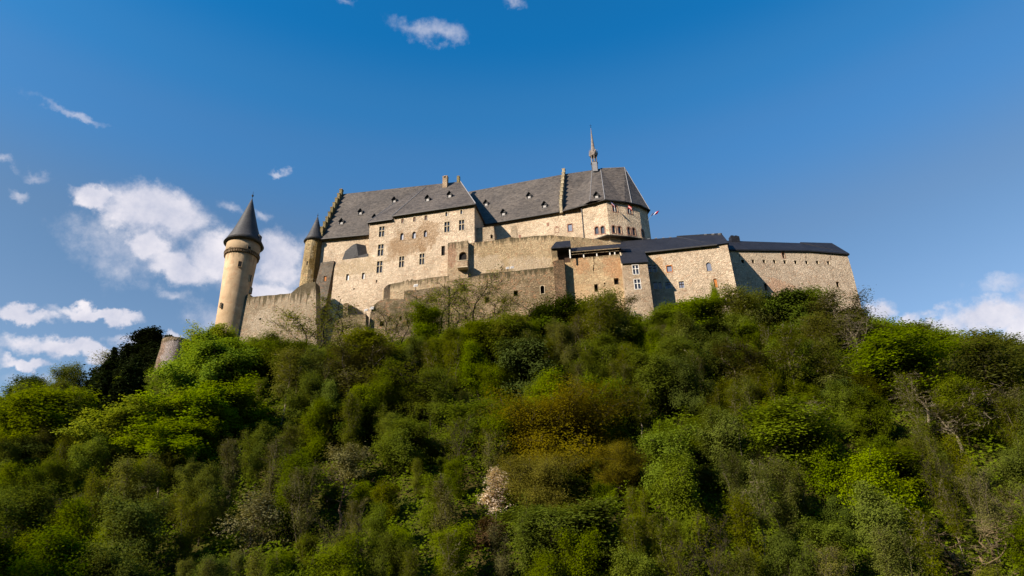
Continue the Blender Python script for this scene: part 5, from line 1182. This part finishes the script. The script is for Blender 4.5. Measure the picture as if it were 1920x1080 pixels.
# everything else on the slope
SKY = [(0, 742), (60, 722), (130, 716), (160, 752), (200, 764), (230, 766), (262, 756), (285, 764), (325, 760), (352, 715), (372, 672), (400, 652), (440, 652), (480, 645), (520, 648), (600, 648), (640, 650), (700, 662), (740, 650), (760, 635), (850, 618), (900, 612), (950, 600),
       (1000, 590), (1060, 584), (1100, 576), (1165, 580), (1220, 604), (1250, 596), (1380, 592), (1400, 580), (1440, 565), (1480, 562), (1550, 585), (1600, 606), (1640, 600), (1700, 618), (1780, 632), (1850, 640), (1920, 646), (2100, 660)]
skx, sky_ = zip(*SKY)
placed = [(r[4].location.x, r[4].location.y, 3.0) for r in REG]
def free(x, y, d):
    return all((x-a)**2+(y-b)**2 > (d*0.5+c*0.5)**2 for a, b, c in placed)
def zone(px, py):
    """kinds that grow where: weights by place on the slope"""
    w = dict(mid=4, olive=4.0, brown=1.1, fresh=3.6, darkbush=0.7, shrub=0.5, oliveshrub=0.5, birch=2.2, blackbare=0.6)
    if px < 420 and py > 700: w.update(brown=0.6, fresh=4, mid=4, blackbare=0.1, birch=0, darkbush=0.4)
    if px < 180: w.update(olive=3, mid=4, darkbush=1.2)
    if 520 < px < 900 and py < 850: w.update(brown=1.9, olive=4.5, blackbare=1.4, darkbush=1.3)
    if px > 1300 and py < 820: w.update(brown=1.8, birch=3.2, fresh=4)
    if 1100 < px < 1500 and py > 760: w.update(brown=1.2, olive=5)
    if py > 980: w.update(brown=1.5, oliveshrub=1.4, rust=0.2, darkbush=1.6)
    return w
cand = []
gs = 3.15
for iy in range(46):
    for ix in range(-50, 51):
        x = ix*gs+(iy % 2)*gs/2+rnd.uniform(-1.1, 1.1); y = 59+iy*gs*0.87+rnd.uniform(-1.0, 1.0); cand.append((y, x))
cand.sort()
nrand = 0
KEEP = []
for (r_, h) in zip(REG, HEROES):
    if h[0] in ('white', 'cream', 'gold', 'bright', 'spruce'): KEEP.append((h[0], h[1], h[2], h[3], h[4], r_[4].location.y))
for y, x in cand:
    yc = float(np.interp(x, _c[:, 0], _c[:, 1]))
    if y > yc+(4 if abs(x) > 95 or x < -62 else -0.6): continue
    z = float(ground_z(x, y)); px, py = proj((x, y, z))
    if px < -90 or px > 2010 or py < 560: continue
    w = zone(px, py); k = rnd.choices(list(w), list(w.values()))[0]
    h = {'shrub': 3.2, 'oliveshrub': 3.4, 'darkbush': 4.6, 'birch': 9.6, 'rust': 3.2}.get(k, 7.4)*rnd.uniform(0.7, 1.3)
    if (x-c5[0])**2+(y-c5[1])**2 < 36: continue
    # nothing rises before the walls higher than the photograph shows
    pt = proj((x, y, z+h))[1]; lim = float(np.interp(px, skx, sky_))+rnd.uniform(0, 8)
    if 250 < px < 350 and y < 142: lim = max(lim, 758)
    for (hk, hx, hb, ht, hw, hy) in KEEP:
        if y < hy+1 and abs(px-hx) < hw*0.5+(42 if hk == 'white' else 22): lim = max(lim, hb-(0.12 if hk in ('white', 'cream') else 0.3)*(hb-ht))
    while pt < lim and h > 0.9: h *= 0.9; pt = proj((x, y, z+h))[1]
    if h <= (0.9 if px < 420 else 1.5): continue
    if h < 3.2 and k not in ('shrub', 'oliveshrub'): k = rnd.choice(['shrub', 'oliveshrub', 'shrub'])
    if not free(x, y, 2.7 if h > 4 else 2.0): continue
    placed.append((x, y, 2.9 if h > 4 else 2.0)); plant(k, x, y, h, rnd.uniform(0.72, 1.12)); nrand += 1
print('PLANTS', len(REG), 'random', nrand, {k: sum(1 for r in REG if r[2] == k) for k in KIND})

# undergrowth over the whole slope: one mass of leaves
rs = np.random.RandomState(3); N = 560000
ux = rs.uniform(-135, 190, N); uy = rs.uniform(57, 150, N); yc = np.interp(ux, _c[:, 0], _c[:, 1]); ok = uy < yc+1.5; ux, uy = ux[ok], uy[ok]
d = vnoise(ux, uy, 0.33, 9)*vnoise(ux, uy, 0.9, 4); hgt = rs.rand(len(ux))**0.7*(0.5+4.2*d)
P = np.stack([ux, uy, ground_z(ux, uy)+hgt], 1)
M_under = leaf_mat('undergrowth_leaves', (0.121, 0.165, 0.015), (0.075, 0.103, 0.011), 0.25, 0, 0)
v, f = leaves(rs, P, 0.05, 1, 0.30, 0.4, out=np.array([0.0, -0.8, -0.6]))
ug = bpy.data.objects.new('undergrowth', fast_mesh('undergrowth', v, f, M_under)); C.objects.link(ug)
tag(ug, 'low tangled green undergrowth covering the whole hillside between the trees', 'undergrowth', kind='stuff')

# ------------------------------------------------------------------ labels that single each plant out
COLS = [(-200, 'at the far left edge'), (70, 'below the left skyline'), (185, 'left of the round ruin'), (300, 'below the round ruin'), (395, 'below the round tower'), (480, 'below the curtain wall'), (570, 'below the stair turret'), (660, 'below the palace left part'), (750, 'below the palace middle'),
        (840, 'below the balcony bay'), (930, 'below the terrace wall'), (1030, 'below the corner pier'), (1110, 'below the covered gallery'), (1190, 'below the projecting bay'), (1270, 'below the bastion'), (1375, 'below the bastion corner'), (1460, 'below the left embrasures'), (1560, 'below the right embrasures'),
        (1650, 'right of the castle end'), (1760, 'below the right skyline'), (1850, 'near the right edge'), (1930, 'at the far right edge')]
ROWS = [(0, 'top of the slope'), (690, 'upper slope'), (760, 'mid slope, upper part'), (830, 'mid slope'), (900, 'lower slope'), (980, 'near the photo bottom'), (1060, 'at the photo bottom')]
cells = {}
for r in REG:
    px, py = r[0], r[1]; c_ = [n for a, n in COLS if a <= max(px, -200)][-1]; w_ = [n for a, n in ROWS if a <= py][-1]
    cells.setdefault((r[3], c_, w_), []).append(r)
for (words, c_, w_), L in cells.items():
    L.sort(key=lambda r: r[0]); n = len(L)
    names = {1: [''], 2: ['left', 'right'], 3: ['leftmost', 'middle', 'rightmost']}.get(n) or (['leftmost']+['second', 'third', 'fourth', 'fifth', 'sixth', 'seventh', 'eighth', 'ninth', 'tenth', 'eleventh', 'twelfth', 'thirteenth', 'fourteenth', 'fifteenth', 'sixteenth', 'seventeenth', 'eighteenth', 'nineteenth', 'twentieth'][:n-2]+['rightmost'])[:n]
    for r, q in zip(L, names):
        h = words if not q else q+' '+words
        r[4]['label'] = (h+' '+c_+', '+w_); r[4]['category'] = r[5]
        r[4]['group'] = {'tree': 'trees on the castle hill', 'bush': 'bushes on the castle hill', 'shrub': 'shrubs on the castle hill'}[r[5]]
        if len(r[4]['label'].split()) > 16: r[4]['label'] = ' '.join(r[4]['label'].replace(' with many stems', '').replace(' with broad layered leaves', '').replace(' with fine twigs', '').replace(' and few leaves', '').split()[:16])
